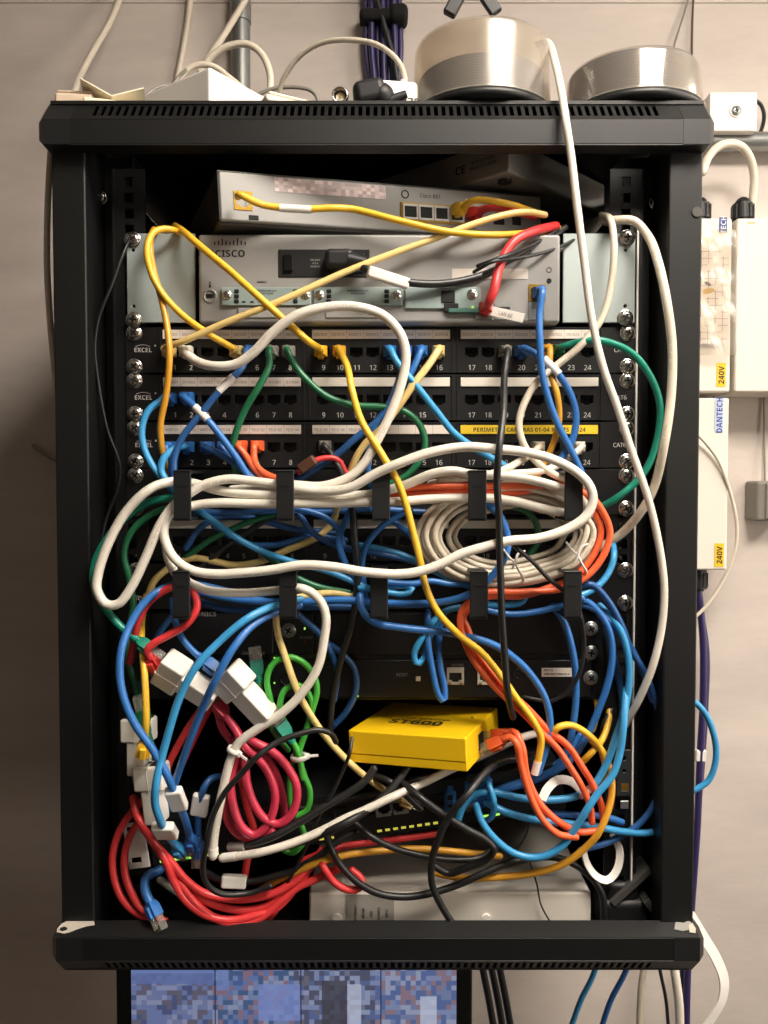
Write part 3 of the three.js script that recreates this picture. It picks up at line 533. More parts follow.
// tilted switch at the bottom
{
  const o = orient(P(147, 822, 6), P(560, 764, 6), P(153, 867, 6));
  const t = thing('network_switch', 'black network switch tilted in the bottom of the cabinet with yellow-green lights', 'network switch', o.c); t.quaternion.copy(o.q);
  const { w, h } = o, n = 24, X = i => (Math.floor(i / 6) * 0.098 + (i % 6) * 0.0142 - 0.183);
  const holes = []; for (let i = 0; i < n; i++) holes.push(rectHole(X(i), 0.004, 0.0122, 0.0125));
  part(t, 'case', rbox(w, h, 0.2, 0.0015, 0, h / 2, -0.103), M.blackPlastic);
  part(t, 'faceplate', plate(w, h, 0.0025, holes), M.panel, 0, h / 2, 0.0002);
  for (let i = 0; i < n; i++) part(t, 'port', jack1, jackMat, X(i), h / 2 + 0.004, 0.0002);
  part(t, 'indicator_strip', box(w * 0.86, 0.0022, 0.0006), M.panel, 0, 0.0045, 0.0004);
  const lx = px => (px - 153) / 413 * w - w / 2;
  for (const px of [163, 176, 189, 209, 216, 300, 322, 332, 380, 388, 396, 404, 412, 420, 428, 436, 486, 497]) part(t, 'indicator', box(px > 290 && px < 480 ? 0.0045 : 0.006, 0.0022, 0.0006), px > 290 && px < 480 ? M.ledAmber : M.led, lx(px), 0.0045, 0.0007);
  const ear = part(t, 'mounting_ear', plate(0.02, h, 0.002, [rectHole(-0.002, -0.014, 0.01, 0.0055), rectHole(-0.002, 0.016, 0.01, 0.0055)], 0.0003), M.labelWhite, -w / 2 - 0.0135, h / 2 + 0.001, 0.001);
  part(t, 'socket_frame', plate(0.017, 0.0165, 0.001, [jackHole(0, 0)]), M.zinc, X(13), h / 2 + 0.004, 0.0012); part(t, 'socket_frame', plate(0.017, 0.0165, 0.001, [jackHole(0, 0)]), M.zinc, X(14), h / 2 + 0.004, 0.0012);
}
// white unit on the cabinet floor
{
  const a = P(309, 893, 6), b = P(591, 947, 6), cx = (a.x + b.x) / 2, h = a.y - b.y + 0.0005;
  const t = thing('white_unit', 'off-white plastic network unit on the cabinet floor behind the bottom cover', 'network device', V(cx, b.y, 0.006));
  const w = b.x - a.x;
  part(t, 'case', rbox(w, h, 0.19, 0.0025, 0, h / 2, -0.095), M.whiteBox);
  const p = P(346, 894, 6), q = P(394, 947, 6);
  const lab = part(t, 'indicator_panel', box(q.x - p.x, h - 0.002, 0.0008), std('#a8a49c', 0.5), (p.x + q.x) / 2 - cx, h / 2 - 0.001, 0.0003);
  part(lab, 'lettering', merge(['INTERNET', 'WLAN', 'DSL', 'POWER', 'INFO'].map((s, i) => text(s, 0.0026, 0, 0, 0, fontR).rotateZ(Math.PI / 2).translate(-0.014 + i * 0.0075, h / 2 - 0.019, 0))), M.print, 0, 0, 0.0005);
  part(lab, 'indicator', new THREE.SphereGeometry(0.0011, 8, 6), M.led, 0.0065, h / 2 - 0.0275, 0.0006);
  for (const px of [337, 486]) { const s = P(px, 918, 6); part(t, 'button', cyl(0.0045, 0.003, 16).rotateX(Math.PI / 2), M.white, s.x - cx, s.y - b.y, 0.0008); }
}
// black mains plug with grey strap in the bottom right corner
{
  const c = P(617, 905, -15), t = thing('mains_plug', 'black mains plug with a grey strap in the bottom right corner of the cabinet', 'plug', V(c.x, P(617, 942, -15).y, c.z));
  const y = c.y - t.position.y;
  part(t, 'body', merge([rbox(0.05, 0.045, 0.04, 0.008, 0.004, y - 0.008, 0), rbox(0.034, 0.02, 0.034, 0.006, 0, y + 0.02, 0)]), M.rubber);
  part(t, 'strap', merge([rbox(0.05, 0.007, 0.03, 0.001).rotateZ(0.75).translate(0.008, y + 0.028, 0.006), rbox(0.03, 0.007, 0.03, 0.001).rotateZ(-0.9).translate(0.03, y + 0.005, 0.01)]), std('#4b4a47', 0.55));
}
// vertical bracket on the right rail
{
  const a = P(617, 750, 4), b = P(631, 796, 4), t = thing('rail_bracket', 'grey slotted bracket on the right rail beside the light blue cables', 'bracket', V((a.x + b.x) / 2, b.y, 0.004));
  const w = b.x - a.x, h = a.y - b.y;
  part(t, 'plate', plate(w, h, 0.002, [roundHole(0, 0.014, 0.0022), roundHole(0, 0.002, 0.0018), rectHole(0.001, -0.014, 0.007, 0.007)], 0.0003), std('#3d4244', 0.4, { metalness: 0.5 }), 0, h / 2, 0);
  for (const [dy, m] of [[-0.014, M.gold], [-0.031, M.zinc]]) part(t, 'cage_nut', rbox(0.008, 0.008, 0.002, 0.0008), m, 0.001, h / 2 + dy, -0.001);
}

// ------------------------------------------------------------------ things on top of the cabinet
const yTop = P(384, 102, 30).y;
{
  const tub = (px, z, wpx, topPx, discs, label, frost) => {
    const c = P(px, 102, z), r = wpx / 2 * (CAMZ - z * MM) / FPX * 0.985, H = P(px, topPx, z + r * 1000).y - yTop;
    const t = thing('disc_tub', label, 'disc tub', V(c.x, yTop, z * MM), 'clear tubs of discs on the cabinet');
    const bh = 0.0085;
    part(t, 'base', new THREE.LatheGeometry([[0, 0], [r * 0.94, 0], [r, 0.003], [r, bh], [r * 0.93, bh], [0, bh]].map(p => new THREE.Vector2(...p)), 64), M.blackPlastic);
    part(t, 'post', new THREE.LatheGeometry([[0.007, bh], [0.007, H * 0.66], [0.005, H * 0.7], [0, H * 0.7]].map(p => new THREE.Vector2(...p)), 24), std('#4b4a4e', 0.4));
    const stackTop = bh + (H - bh) * discs, pr = [[0.0075, bh]], nd = 14;
    for (let i = 0; i < nd; i++) { const y0 = bh + 0.001 + (stackTop - bh) * i / nd, y1 = bh + (stackTop - bh) * (i + 1) / nd; pr.push([0.0595, y0], [0.06, (y0 + y1) / 2], [0.0595, y1 - 0.0004]); }
    pr.push([0.0595, stackTop], [0.0075, stackTop]);
    part(t, 'disc_stack', new THREE.LatheGeometry(pr.map(p => new THREE.Vector2(...p)), 64), std('#6a6a78', 0.35, { metalness: 0.35 }));
    const w = 0.0012, cov = [[r - 0.0005, bh - 0.001], [r - 0.001, bh + 0.004], [r - 0.004, H - 0.006], [r - 0.006, H - 0.002], [r - 0.012, H], [0.012, H], [0.01, H - 0.004], [0, H - 0.004], [0, H - 0.0055], [0.011, H - 0.0055], [0.013, H - w], [r - 0.013, H - w], [r - 0.0075, H - 0.003], [r - 0.0055, H - 0.007], [r - 0.0025, bh + 0.004], [r - 0.002, bh - 0.001], [r - 0.0005, bh - 0.001]];
    part(t, 'cover', new THREE.LatheGeometry(cov.map(p => new THREE.Vector2(...p)), 72), new THREE.MeshPhysicalMaterial({ color: '#f1ece4', roughness: frost, transmission: 0.93, thickness: 0, ior: 1.5, specularIntensity: 1 }));
    part(t, 'rim', new THREE.TorusGeometry(r - 0.0004, 0.0011, 8, 72).rotateX(Math.PI / 2).translate(0, bh, 0), M.clear);
  };
  tub(481, -24, 140, 9, 0.5, 'taller clear disc tub, half full of discs, left of the two on the cabinet', 0.26);
  tub(632, -24, 137, 39, 0.92, 'shorter clear disc tub full of discs at the right end of the cabinet top', 0.13);
  // black clip lying on the tall tub
  const k = P(472, 6, 22); const kt = single('plastic_clip', merge([rbox(0.012, 0.022, 0.008, 0.002).rotateZ(-0.5).translate(-0.016, 0.008, 0), rbox(0.012, 0.02, 0.006, 0.002).rotateZ(0.6).translate(0.017, 0.008, 0), rbox(0.03, 0.005, 0.006, 0.002, 0, 0.015, 0)]).translate(k.x, P(481, 9, 30).y + 0.0005, k.z), M.blackPlastic, 'black plastic clip lying on the lid of the taller disc tub', 'clip');
  // white router box, corner forward
  const rot = (name, label, cat, px, z, w, h, d, ang, mat, parts) => {
    const c = P(px, 102, z), t = thing(name, label, cat, V(c.x, yTop, z * MM)); t.rotation.y = ang;
    part(t, 'case', rbox(w, h, d, 0.003, 0, h / 2, 0), mat); if (parts) parts(t); return t;
  };
  rot('white_device', 'white flat device box standing corner-forward on the cabinet top behind the cream cables', 'box', 207, -62, 0.1, 0.046, 0.085, -0.62, M.white, t => part(t, 'seam', box(0.1006, 0.0008, 0.0856, 0, 0.012, 0), M.whiteBox));
  rot('paper_carton', 'low cream carton with raised flaps on the left end of the cabinet top', 'carton', 113, 4, 0.05, 0.006, 0.04, 0.25, std('#ece1c6', 0.7), t => { part(t, 'flap', box(0.03, 0.001, 0.036).translate(0.015, 0, 0).rotateZ(2.7).translate(0, 0.0095, 0).translate(0.0, 0.0, 0), std('#efe6cf', 0.7)); part(t, 'flap', box(0.03, 0.001, 0.036).translate(0.015, 0, 0).rotateZ(0.35).translate(0, 0.0095, 0), std('#efe6cf', 0.7)); });
  rot('cable_trunking_cap', 'beige plastic trunking cap at the left end of the cabinet top', 'trunking', 79, 2, 0.034, 0.0125, 0.04, 0.1, std('#d9c4ae', 0.55), t => part(t, 'cap_ridge', rbox(0.03, 0.002, 0.034, 0.0008, 0, 0.0145, 0), std('#d3bda6', 0.55)));
  rot('white_plate', 'cream flat plastic plate lying on the cabinet top right of the cable arches', 'plate', 284, 4, 0.05, 0.007, 0.04, 0.5, std('#ece3d0', 0.5), t => part(t, 'rib', rbox(0.04, 0.002, 0.03, 0.0008, 0, 0.0105, 0), std('#ece3d0', 0.5)));
  // white adapter, black plug
  const ad = P(391, 102, -2);
  const a = thing('white_adapter', 'white mains adapter with black code lettering beside the tall disc tub', 'adapter', V(ad.x, yTop, -0.002)); a.rotation.y = 0.15;
  part(a, 'body', rbox(0.044, 0.026, 0.04, 0.004, 0, 0.013, 0), M.white); part(a, 'strain_relief', cyl(0.0045, 0.01, 14, 0.0035), M.white, 0.012, 0.03, 0); part(a, 'lettering', text('A/72', 0.0075), M.print, 0.012, 0.0065, 0.0201);
  const bp = P(372, 102, 14);
  const b = thing('mains_plug', 'black moulded mains plug lying in front of the white adapter', 'plug', V(bp.x, yTop, 0.014));
  part(b, 'body', merge([rbox(0.03, 0.022, 0.03, 0.007).rotateZ(0.2).translate(-0.002, 0.0125, 0), new THREE.SphereGeometry(0.0115, 18, 12).translate(0.009, 0.0105, 0.004)]), M.rubber);
  part(b, 'cable_sleeve', cyl(0.005, 0.02, 14, 0.0035).rotateZ(-1.2).translate(0.022, 0.008, 0.006), M.rubber);
  // coax connector
  const cx = P(340, 94.5, 20);
  const co = thing('coax_connector', 'round metal coaxial plug lying on the front edge of the cabinet top', 'connector', V(cx.x, cx.y, 0.004));
  part(co, 'shell', new THREE.LatheGeometry([[0.0038, -0.012], [0.007, -0.012], [0.007, 0.008], [0.0078, 0.009], [0.0078, 0.015], [0.007, 0.016], [0.0058, 0.016], [0.0055, 0.009], [0.0038, 0.009]].map(p => new THREE.Vector2(...p)), 24).rotateX(Math.PI / 2), M.chrome);
  part(co, 'insulator', cyl(0.0045, 0.004, 6).rotateX(Math.PI / 2), M.ivoryPlastic ?? M.whiteBox, 0, 0, 0.009); part(co, 'centre_pin', cyl(0.0011, 0.008, 8).rotateX(Math.PI / 2), M.gold, 0, 0, 0.011);
  part(co, 'cable_tail', pathTube([V(0, 0, -0.01), V(0.004, -0.001, -0.03), V(0.02, -0.003, -0.06), V(0.05, -0.003, -0.09)], 0.003, 20), CM.cream);
}

// ------------------------------------------------------------------ cables
const bootGeo = (() => {                                           // points out along +z from the socket face
  const b = new THREE.BoxGeometry(0.0122, 0.0095, 0.014, 1, 1, 3).translate(0, 0, 0.006), p = b.attributes.position;
  for (let i = 0; i < p.count; i++) { const z = p.getZ(i), k = z > 0.009 ? 0.62 : z > 0.005 ? 0.93 : 1; p.setX(i, p.getX(i) * k); p.setY(i, p.getY(i) * (k < 0.9 ? 0.75 : 1)); }
  b.computeVertexNormals();
  return merge([b, rbox(0.0055, 0.003, 0.011, 0.0008, 0, -0.0056, 0.004), ...[0.0145, 0.0168, 0.019].map((z, i) => new THREE.TorusGeometry(0.0032 - i * 0.0001, 0.0009, 5, 12).translate(0, 0, z)), cyl(0.0034, 0.008, 12).rotateX(Math.PI / 2).translate(0, 0, 0.0165)]);
})();
const tipGeo = merge([rbox(0.0116, 0.0078, 0.0135, 0.0006, 0, 0, -0.0075), rbox(0.0045, 0.0012, 0.011, 0.0004, 0, -0.0048, -0.006)]);
const groupOf = { white: 'white cables', ivory: 'white cables', cream: 'cream cables on top of the cabinet', blue: 'blue patch cables', lightblue: 'blue patch cables', darkblue: 'blue patch cables', teal: 'green patch cables', green: 'green patch cables', lime: 'bright green patch cables', yellow: 'yellow patch cables', paleyellow: 'yellow patch cables', mustard: 'yellow patch cables', orange: 'orange patch cables', red: 'red patch cables', crimson: 'red patch cables', black: 'black cords', purple: 'purple cables', grey: 'grey cables', brown: 'grey cables' };
function points(list) {                                            // fill missing depths by interpolation
  const l = list.map(p => p.slice()); let last = 0; l[0][2] ??= 16;
  for (let i = 0; i < l.length; i++) if (l[i].length > 2) { for (let k = last + 1; k < i; k++) l[k][2] = l[last][2] + (l[i][2] - l[last][2]) * (k - last) / (i - last); last = i; }
  for (let i = last + 1; i < l.length; i++) l[i][2] = l[last][2];
  return l;
}
// cable(colour, radius in photo pixels, points [x, y, depth], label, options)
function cable(col, r, list, label, o = {}) {
  const pts = points(list), R = r * (CAMZ - MM * pts.reduce((a, p) => a + p[2], 0) / pts.length) / FPX;
  let w = pts.map(p => P(...p)); const ends = [];
  const panelEnd = (i, face) => { const s = P(pts[i][0], pts[i][1], face); w[i] = s.clone().add(V(0, 0, 0.016)); return s; };
  let s0, s1; if (o.a === 'p') s0 = panelEnd(0, o.az ?? 0); if (o.b === 'p') s1 = panelEnd(pts.length - 1, o.bz ?? 0);
  if (s0) w.splice(1, 0, w[0].clone().add(V((w[1].x - w[0].x) * 0.12, (w[1].y - w[0].y) * 0.12, 0.008)));
  if (s1) { const n = w.length; w.splice(n - 1, 0, w[n - 1].clone().add(V((w[n - 2].x - w[n - 1].x) * 0.12, (w[n - 2].y - w[n - 1].y) * 0.12, 0.008))); }
  const curve = new THREE.CatmullRomCurve3(w, false, 'centripetal'), len = curve.getLength();
  const seg = Math.max(12, Math.min(420, Math.round(len / (o.flat ? 0.005 : 0.0042))));
  let geo;
  if (o.flat) {                                                    // flat band: rectangular section, wide side o.flat (mm) towards the viewer
    const W = o.flat * MM / 2, T = 0.0009, pos = [], idx = [], uv = [];
    for (let i = 0; i <= seg; i++) {
      const c = curve.getPointAt(i / seg), tg = curve.getTangentAt(i / seg), side = V(0, 0, 1).applyAxisAngle(tg, o.twist ?? 0.5); side.addScaledVector(tg, -side.dot(tg)).normalize(); const nn = tg.clone().cross(side);
      for (const [a, b] of [[-1, -1], [1, -1], [1, 1], [-1, 1]]) { const v = c.clone().addScaledVector(side, a * W).addScaledVector(nn, b * T); pos.push(v.x, v.y, v.z); uv.push(i / seg * len, a > 0 ? 1 : 0); }
    }
    for (let i = 0; i < seg; i++) for (let b = 0; b < 4; b++) { const p = i * 4 + b, q = i * 4 + (b + 1) % 4; idx.push(p, q, p + 4, q, q + 4, p + 4); }
    idx.push(0, 2, 1, 0, 3, 2); const e = seg * 4; idx.push(e, e + 1, e + 2, e, e + 2, e + 3);
    geo = new THREE.BufferGeometry(); geo.setAttribute('position', new THREE.Float32BufferAttribute(pos, 3)); geo.setAttribute('uv', new THREE.Float32BufferAttribute(uv, 2)); geo.setIndex(idx); geo = geo.toNonIndexed(); geo.computeVertexNormals();
  } else {
    const tg = new THREE.TubeGeometry(curve, seg, R, 10), uv = tg.attributes.uv; for (let i = 0; i < uv.count; i++) uv.setX(i, uv.getX(i) * len);
    const caps = [0, 1].map(t => { const c = curve.getPointAt(t); return new THREE.SphereGeometry(R * 0.98, 8, 6).translate(c.x, c.y, c.z); });
    geo = merge([tg, ...caps]);
  }
  const name = o.name ?? (col === 'black' ? 'black_cable' : 'patch_cable'), cat = o.cat ?? (col === 'black' ? 'cord' : 'cable');
  const hasParts = o.a || o.b || o.tags || o.ties || o.extra;
  if (!hasParts) return single(name, geo, o.mat ?? CM[col], label, cat, o.group ?? groupOf[col]);
  geo.computeBoundingBox(); const bb = geo.boundingBox, og = V((bb.min.x + bb.max.x) / 2, bb.min.y, (bb.min.z + bb.max.z) / 2);
  const t = thing(name, label, cat, og, o.group ?? groupOf[col]);
  wpart(t, 'jacket', geo, o.mat ?? CM[col]);
  const place = (nm, g, m, pos, q) => { const x = part(t, nm, g, m); x.position.copy(pos).sub(og); if (q) x.quaternion.copy(q); return x; };
  const plug = (at, dir, c2, roll = 0) => {                         // dir: from plug tip towards the cable
    const q = new THREE.Quaternion().setFromUnitVectors(V(0, 0, 1), dir).multiply(new THREE.Quaternion().setFromAxisAngle(V(0, 0, 1), roll));
    const b = o.slim ? null : place('boot', bootGeo, c2, at, q);
    place('plug', tipGeo, M.clear, at, q); return b;
  };
  const bc = o.bootCol ? BM[o.bootCol] : BM[col];
  if (o.a === 'p') plug(s0, V(0, 0, 1), bc); if (o.b === 'p') plug(s1, V(0, 0, 1), bc);
  if (o.a === 'e') { const c = curve.getPointAt(0), d = curve.getTangentAt(0); plug(c.addScaledVector(d, -0.013), d, bc, o.roll); }
  if (o.b === 'e') { const c = curve.getPointAt(1), d = curve.getTangentAt(1).negate(); plug(c.addScaledVector(d, -0.013), d, bc, o.roll); }
  const nearest = (px, py) => { let best = 1e9, bt = 0; for (let i = 0; i <= 300; i++) { const q = proj(curve.getPointAt(i / 300)), d = (q[0] - px) ** 2 + (q[1] - py) ** 2; if (d < best) { best = d; bt = i / 300; } } return bt; };
  for (const [px, py, L, wmm, hmm, col2] of o.tags ?? []) {          // paper flag or sleeve round the cable
    const tt = nearest(px, py), c = curve.getPointAt(tt), d = curve.getTangentAt(tt);
    const x = V(0, 0, 1).cross(d).normalize(), z = x.clone().cross(d).negate(); if (z.z < 0) { z.negate(); }
    const q = new THREE.Quaternion().setFromRotationMatrix(new THREE.Matrix4().makeBasis(d.clone().cross(z), d, z));
    const g = wmm ? rbox(wmm * MM, L * MM, (hmm ?? 7.4) * MM, 0.0022) : cyl(R * 1.12, L * MM, 14);
    place('label_wrap', g, col2 ? std(col2, 0.5) : M.labelWhite, c, q);
  }
  for (const [px, py, wmm] of o.ties ?? []) {
    const tt = nearest(px, py), c = curve.getPointAt(tt), d = curve.getTangentAt(tt), q = new THREE.Quaternion().setFromUnitVectors(V(0, 0, 1), d);
    place('cable_tie', merge([new THREE.TorusGeometry((wmm ?? 8) * MM / 2, 0.0013, 6, 20).scale(1, 1, 2), rbox(0.005, 0.004, 0.005, 0.0008, (wmm ?? 8) * MM / 2, 0, 0), rbox(0.009, 0.0012, 0.0025, 0.0004, (wmm ?? 8) * MM / 2 + 0.006, 0, 0)]), M.labelWhite, c, q);
  }
  return t;
}
const F = { name: 'flat_band', cat: 'band' };
// --- cream cables on top and at the sides
const T = (r, l, label, o = {}) => cable('cream', r, l, label, { name: 'white_cable', ...o });
T(3.2, [[124, -12, -405], [110, 22], [95, 48], [82, 72, -330], [74, 94, -120]], 'cream cable slanting down to the left end of the cabinet top');
T(3, [[191, -12, -414], [188, 20], [182, 55], [176, 86], [172, 115]], 'cream cable clipped straight down the wall left of the conduit');
T(3.2, [[252, -12, -385], [238, 12], [222, 38], [208, 58], [190, 85, -330], [176, 108, -250]], 'cream cable crossing in front of the vertical conduit');
T(3, [[168, 104, -130], [178, 80], [194, 66], [212, 66], [232, 80], [250, 95], [262, 106]], 'low cream cable arch over the white device box');
T(3.4, [[200, 72, -170], [214, 54], [232, 45], [250, 45], [263, 56], [270, 74], [270, 92], [268, 108, -150]], 'tall cream cable arch standing right of the white device box', {});
T(2.6, [[276, 102, -140], [284, 78], [300, 56], [322, 43], [345, 40], [372, 43, -60], [390, 53], [401, 66], [405.5, 80, -4]], 'thin cream cable arching over to the white adapter');
cable('grey', 2, [[255, 96, -150], [272, 89], [292, 87], [310, 90], [317, 97], [319, 106]], 'thin grey cable arch low on the cabinet top left of the coaxial plug', { name: 'thin_cable' });
cable('grey', 1.6, [[141, 104, -90], [150, 92], [162, 86], [172, 85], [178, 78, -110], [186, 70]], 'thin grey lead lying behind the white device box on the left', { name: 'thin_cable' });
T(4, [[703, 172, -330], [708, 158], [718, 147], [730, 143.5], [742, 147], [750, 158], [754, 176], [752, 206, -372]], 'thick cream cable looping from behind the cabinet into a black gland');
T(1.7, [[690, 428, -330], [703, 440], [717, 458], [727, 482], [735, 512], [737, 535], [733, 557], [722, 582, -360], [708, 604], [690, 622]], 'thin cream cable bowing across the wall below the lower power supply box');
T(3.2, [[56, 120, -60], [51, 150, 0], [48, 200], [47, 260], [50, 320], [56, 380], [64, 430]], 'cream cable running down the left outside of the cabinet', {});
cable('grey', 2.4, [[34, 446, -412], [46, 454], [64, 464, -405], [90, 474]], 'grey cable stub on the dark wall left of the cabinet', { name: 'thin_cable' });
// purple bundle
for (let i = 0; i < 7; i++) {
  const x = 366 + i * 5.6;
  cable('purple', 3.1, [[x - 1, -15, -408 + (i % 2) * 9], [x, 20], [x + 0.5 + (i - 3) * 0.2, 50], [x + 1.5 - (i - 3) * 0.9, 85], [x + 3 - (i - 3) * 1.4, 120]], `purple cable, ${['leftmost', 'second from the left', 'third from the left', 'middle one', 'third from the right', 'second from the right', 'rightmost'][i]} in the strapped bundle above the white adapter`, { name: 'purple_cable', group: 'purple cables in the strapped bundle' });
}
cable('black', 2.6, [[372, -15, -390], [380, 10], [387, 35], [394, 60], [399, 95]], 'black cable slanting across the purple bundle', { name: 'thin_cable', cat: 'cable' });
{
  const a = P(383, 18, -401); single('hook_strap', merge([rbox(0.066, 0.016, 0.03, 0.006).translate(a.x, a.y, a.z), rbox(0.026, 0.024, 0.034, 0.008).translate(a.x + 0.022, a.y + 0.001, a.z + 0.002)]), M.velcro, 'black hook and loop strap around the purple cable bundle', 'strap');
}
// right outside: purple drop cables, blue loop, white band
cable('purple', 3.6, [[698, 585, -370], [703, 640], [703, 700], [700, 760], [697, 830], [692, 900], [688, 960], [686, 1040]], 'purple cable hanging down the wall right of the cabinet, front one', { name: 'purple_cable', group: 'purple drop cables', tags: [[701, 755, 17, 15, 9]] });
cable('purple', 3.4, [[696, 590, -380], [706, 650], [705, 705], [702, 757], [695, 840], [684, 960], [680, 1040]], 'purple cable hanging down the wall right of the cabinet, rear one', { name: 'purple_cable', group: 'purple drop cables' });
cable('lightblue', 3.2, [[672, 690, -30], [692, 700, -20], [706, 715], [715, 740], [715.5, 762], [708, 781], [692, 791], [672, 797, -30]], 'light blue cable loop bulging outside the right post of the cabinet');
cable('white', 4, [[690, 915, -40], [704, 938], [716, 958], [724, 980], [722, 1000], [712, 1018], [698, 1040]], 'white flat band curving past the bottom right corner of the cabinet', { ...F, flat: 11, twist: 1.2, mat: M.white });
// drops below the cabinet
cable('lightblue', 2.8, [[600, 955, -80], [592, 978], [581, 1000], [570, 1030]], 'light blue cable hanging below the cabinet, left of two', {});
cable('blue', 2.8, [[634, 950, -80], [624, 975], [611, 1000], [600, 1032]], 'darker blue cable hanging below the cabinet, right of two');
for (const [x, z, l] of [[481, -60, 'thin black cord hanging below the cabinet beside the monitor, leftmost'], [490, -90, 'black cord hanging below the cabinet beside the monitor, second from the left'], [498, -75, 'black cord hanging below the cabinet beside the monitor, third from the left']]) cable('black', 3.8, [[x - 2, 950, z], [x + 3, 975], [x + 8, 1000], [x + 14, 1035]], l);
cable('white', 4.5, [[672, 955, -110], [676, 980], [679, 1005], [680, 1040]], 'white cable hanging below the right end of the cabinet, thick one', { name: 'white_cable' });
cable('ivory', 3.2, [[648, 950, -130], [642, 980], [640, 1005], [639, 1040]], 'ivory cable hanging below the cabinet between blue and black cables', { name: 'white_cable' });
cable('black', 1.8, [[656, 950, -90], [661, 975], [666, 1000], [669, 1035]], 'thin black cord hanging below the right end of the cabinet', { name: 'thin_cable' });

// --- long white runs
cable('white', 3.9, [[538, 44, -105], [549, 44, -30], [556, 66, 18], [562, 95, 50], [566, 122, 62], [571, 155], [577, 205, 62], [584, 260], [592, 320], [604, 370], [617, 406], [632, 452], [648, 498, 50], [658, 540], [664, 585], [662, 625], [653, 665, 35], [640, 697, 25], [625, 725, 10]], 'long white flat-looking cable running from the disc tubs down the right side of the rack', { name: 'white_cable' });
cable('ivory', 3.6, [[602, 215, -20], [611, 221, 18], [614, 245, 30], [611, 285], [602, 318], [580, 346], [557, 365], [538, 381], [524, 404], [519, 424], [524, 445], [540, 465], [557, 476], [585, 486, 38]], 'ivory cable curving from the router ear in an arc across the right patch panel ports', { name: 'white_cable' });
cable('ivory', 4.4, [[606, 222, -10], [618, 220, 15], [634, 221], [648, 236, 25], [658, 262, 46], [666, 298, 56], [672, 345], [671, 395], [664, 445, 56], [654, 487, 40], [640, 513], [622, 533], [600, 548, 8]], 'ivory cable bowing far right inside the cabinet from the router to the white coil', { name: 'white_cable' });
cable('ivory', 3.6, [[537, 447], [522, 460, 28], [500, 471, 40], [468, 478], [440, 480]], 'short ivory cable plugged in beneath the yellow strip, left of two', { a: 'p' });
cable('white', 3.6, [[577, 447], [568, 459, 28], [545, 470, 36], [505, 474], [466, 477], [430, 484]], 'short white cable plugged in beneath the yellow strip, right of two', { a: 'p' });
cable('white', 4.8, [[187, 352], [196, 361, 32], [214, 366, 42], [236, 364], [254, 352], [272, 333], [297, 315, 55], [328, 307], [358, 307], [384, 316], [401, 335], [406, 357], [401, 385], [390, 415], [377, 441], [365, 462], [351, 476], [323, 486, 50], [296, 485], [276, 484, 44], [251, 481], [229, 479], [206, 484], [190, 493, 46], [174, 505], [160, 525, 52], [145, 559], [131, 588], [118, 604], [106, 604], [97, 590], [98, 574], [108, 544], [126, 512], [150, 489, 52], [173, 481.5, 40], [192, 483], [213, 489, 38], [236, 493, 42], [276, 495, 42], [330, 496], [373, 494, 44], [392, 489, 48], [408, 484], [432, 474], [453, 471], [470, 474, 44], [505, 476], [540, 482], [562, 489, 44], [580, 499, 56], [586, 510, 50], [578, 522, 40]], 'white cable arching from the top patch panel and looping at the far left', { a: 'p', name: 'white_cable' });
cable('white', 4.8, [[232, 490, 30], [262, 488, 36], [294, 488.5, 50], [323, 491], [349, 488], [377, 473], [400, 463, 68], [428, 453], [463, 447], [497, 449], [530, 453], [554, 460], [575, 471], [589, 485], [593, 500], [586, 516], [567, 529], [539, 538], [508, 541], [484, 547], [461, 554], [441, 564], [421, 571], [400, 574], [365, 572, 68], [334, 567], [302, 565], [271, 570], [240, 573], [215, 574], [194, 571], [177, 561], [167, 546], [164, 528], [172, 512, 50], [192, 506, 42], [217, 503], [260, 504], [294, 503.5], [340, 503], [373, 502], [392, 502, 52], [430, 499], [467, 498, 44], [486, 498], [513, 501], [540, 508, 40], [566, 513, 34]], 'big white cable loop through the upper rings, round the right end and back below', { name: 'white_cable' });
cable('white', 4.6, [[166, 545, 40], [169, 560], [176, 574, 44], [190, 583], [207, 590], [233, 593], [262, 592], [288, 589, 48], [300, 588, 60], [311, 592], [321, 602], [326, 617], [324, 640], [318, 667], [302, 693], [282, 713], [257, 729], [238, 744], [231, 758], [226, 776], [219, 808], [214, 838], [213, 856, 46]], 'white cable bending down from the lower rings past the green loops to the bottom switch', { name: 'white_cable', ties: [[232, 750, 11]], tags: [[213, 852, 7]] });
cable('white', 4, [[222, 858, 42], [262, 852, 52], [300, 840], [325, 829], [346, 818], [365, 810], [394, 796, 45], [419, 785], [448, 771, 25], [490, 752, 15], [520, 738], [548, 731, -5]], 'white cable rising to the right across the bottom switch under the yellow box', { name: 'white_cable', tags: [[230, 857, 14]] });
cable('white', 4, [[542, 800, 30], [548, 788], [558, 780], [572, 782], [584, 795, 10]], 'white flat band arching between orange cables near the bottom right', { ...F, flat: 8, twist: 1.0, mat: M.white });
cable('white', 4, [[583, 848, 20], [587, 864], [597, 877], [608, 880], [617, 870], [620, 852], [613, 834, 5]], 'white flat band loop hanging beside the white unit', { ...F, flat: 7, twist: 0.9, mat: M.white });

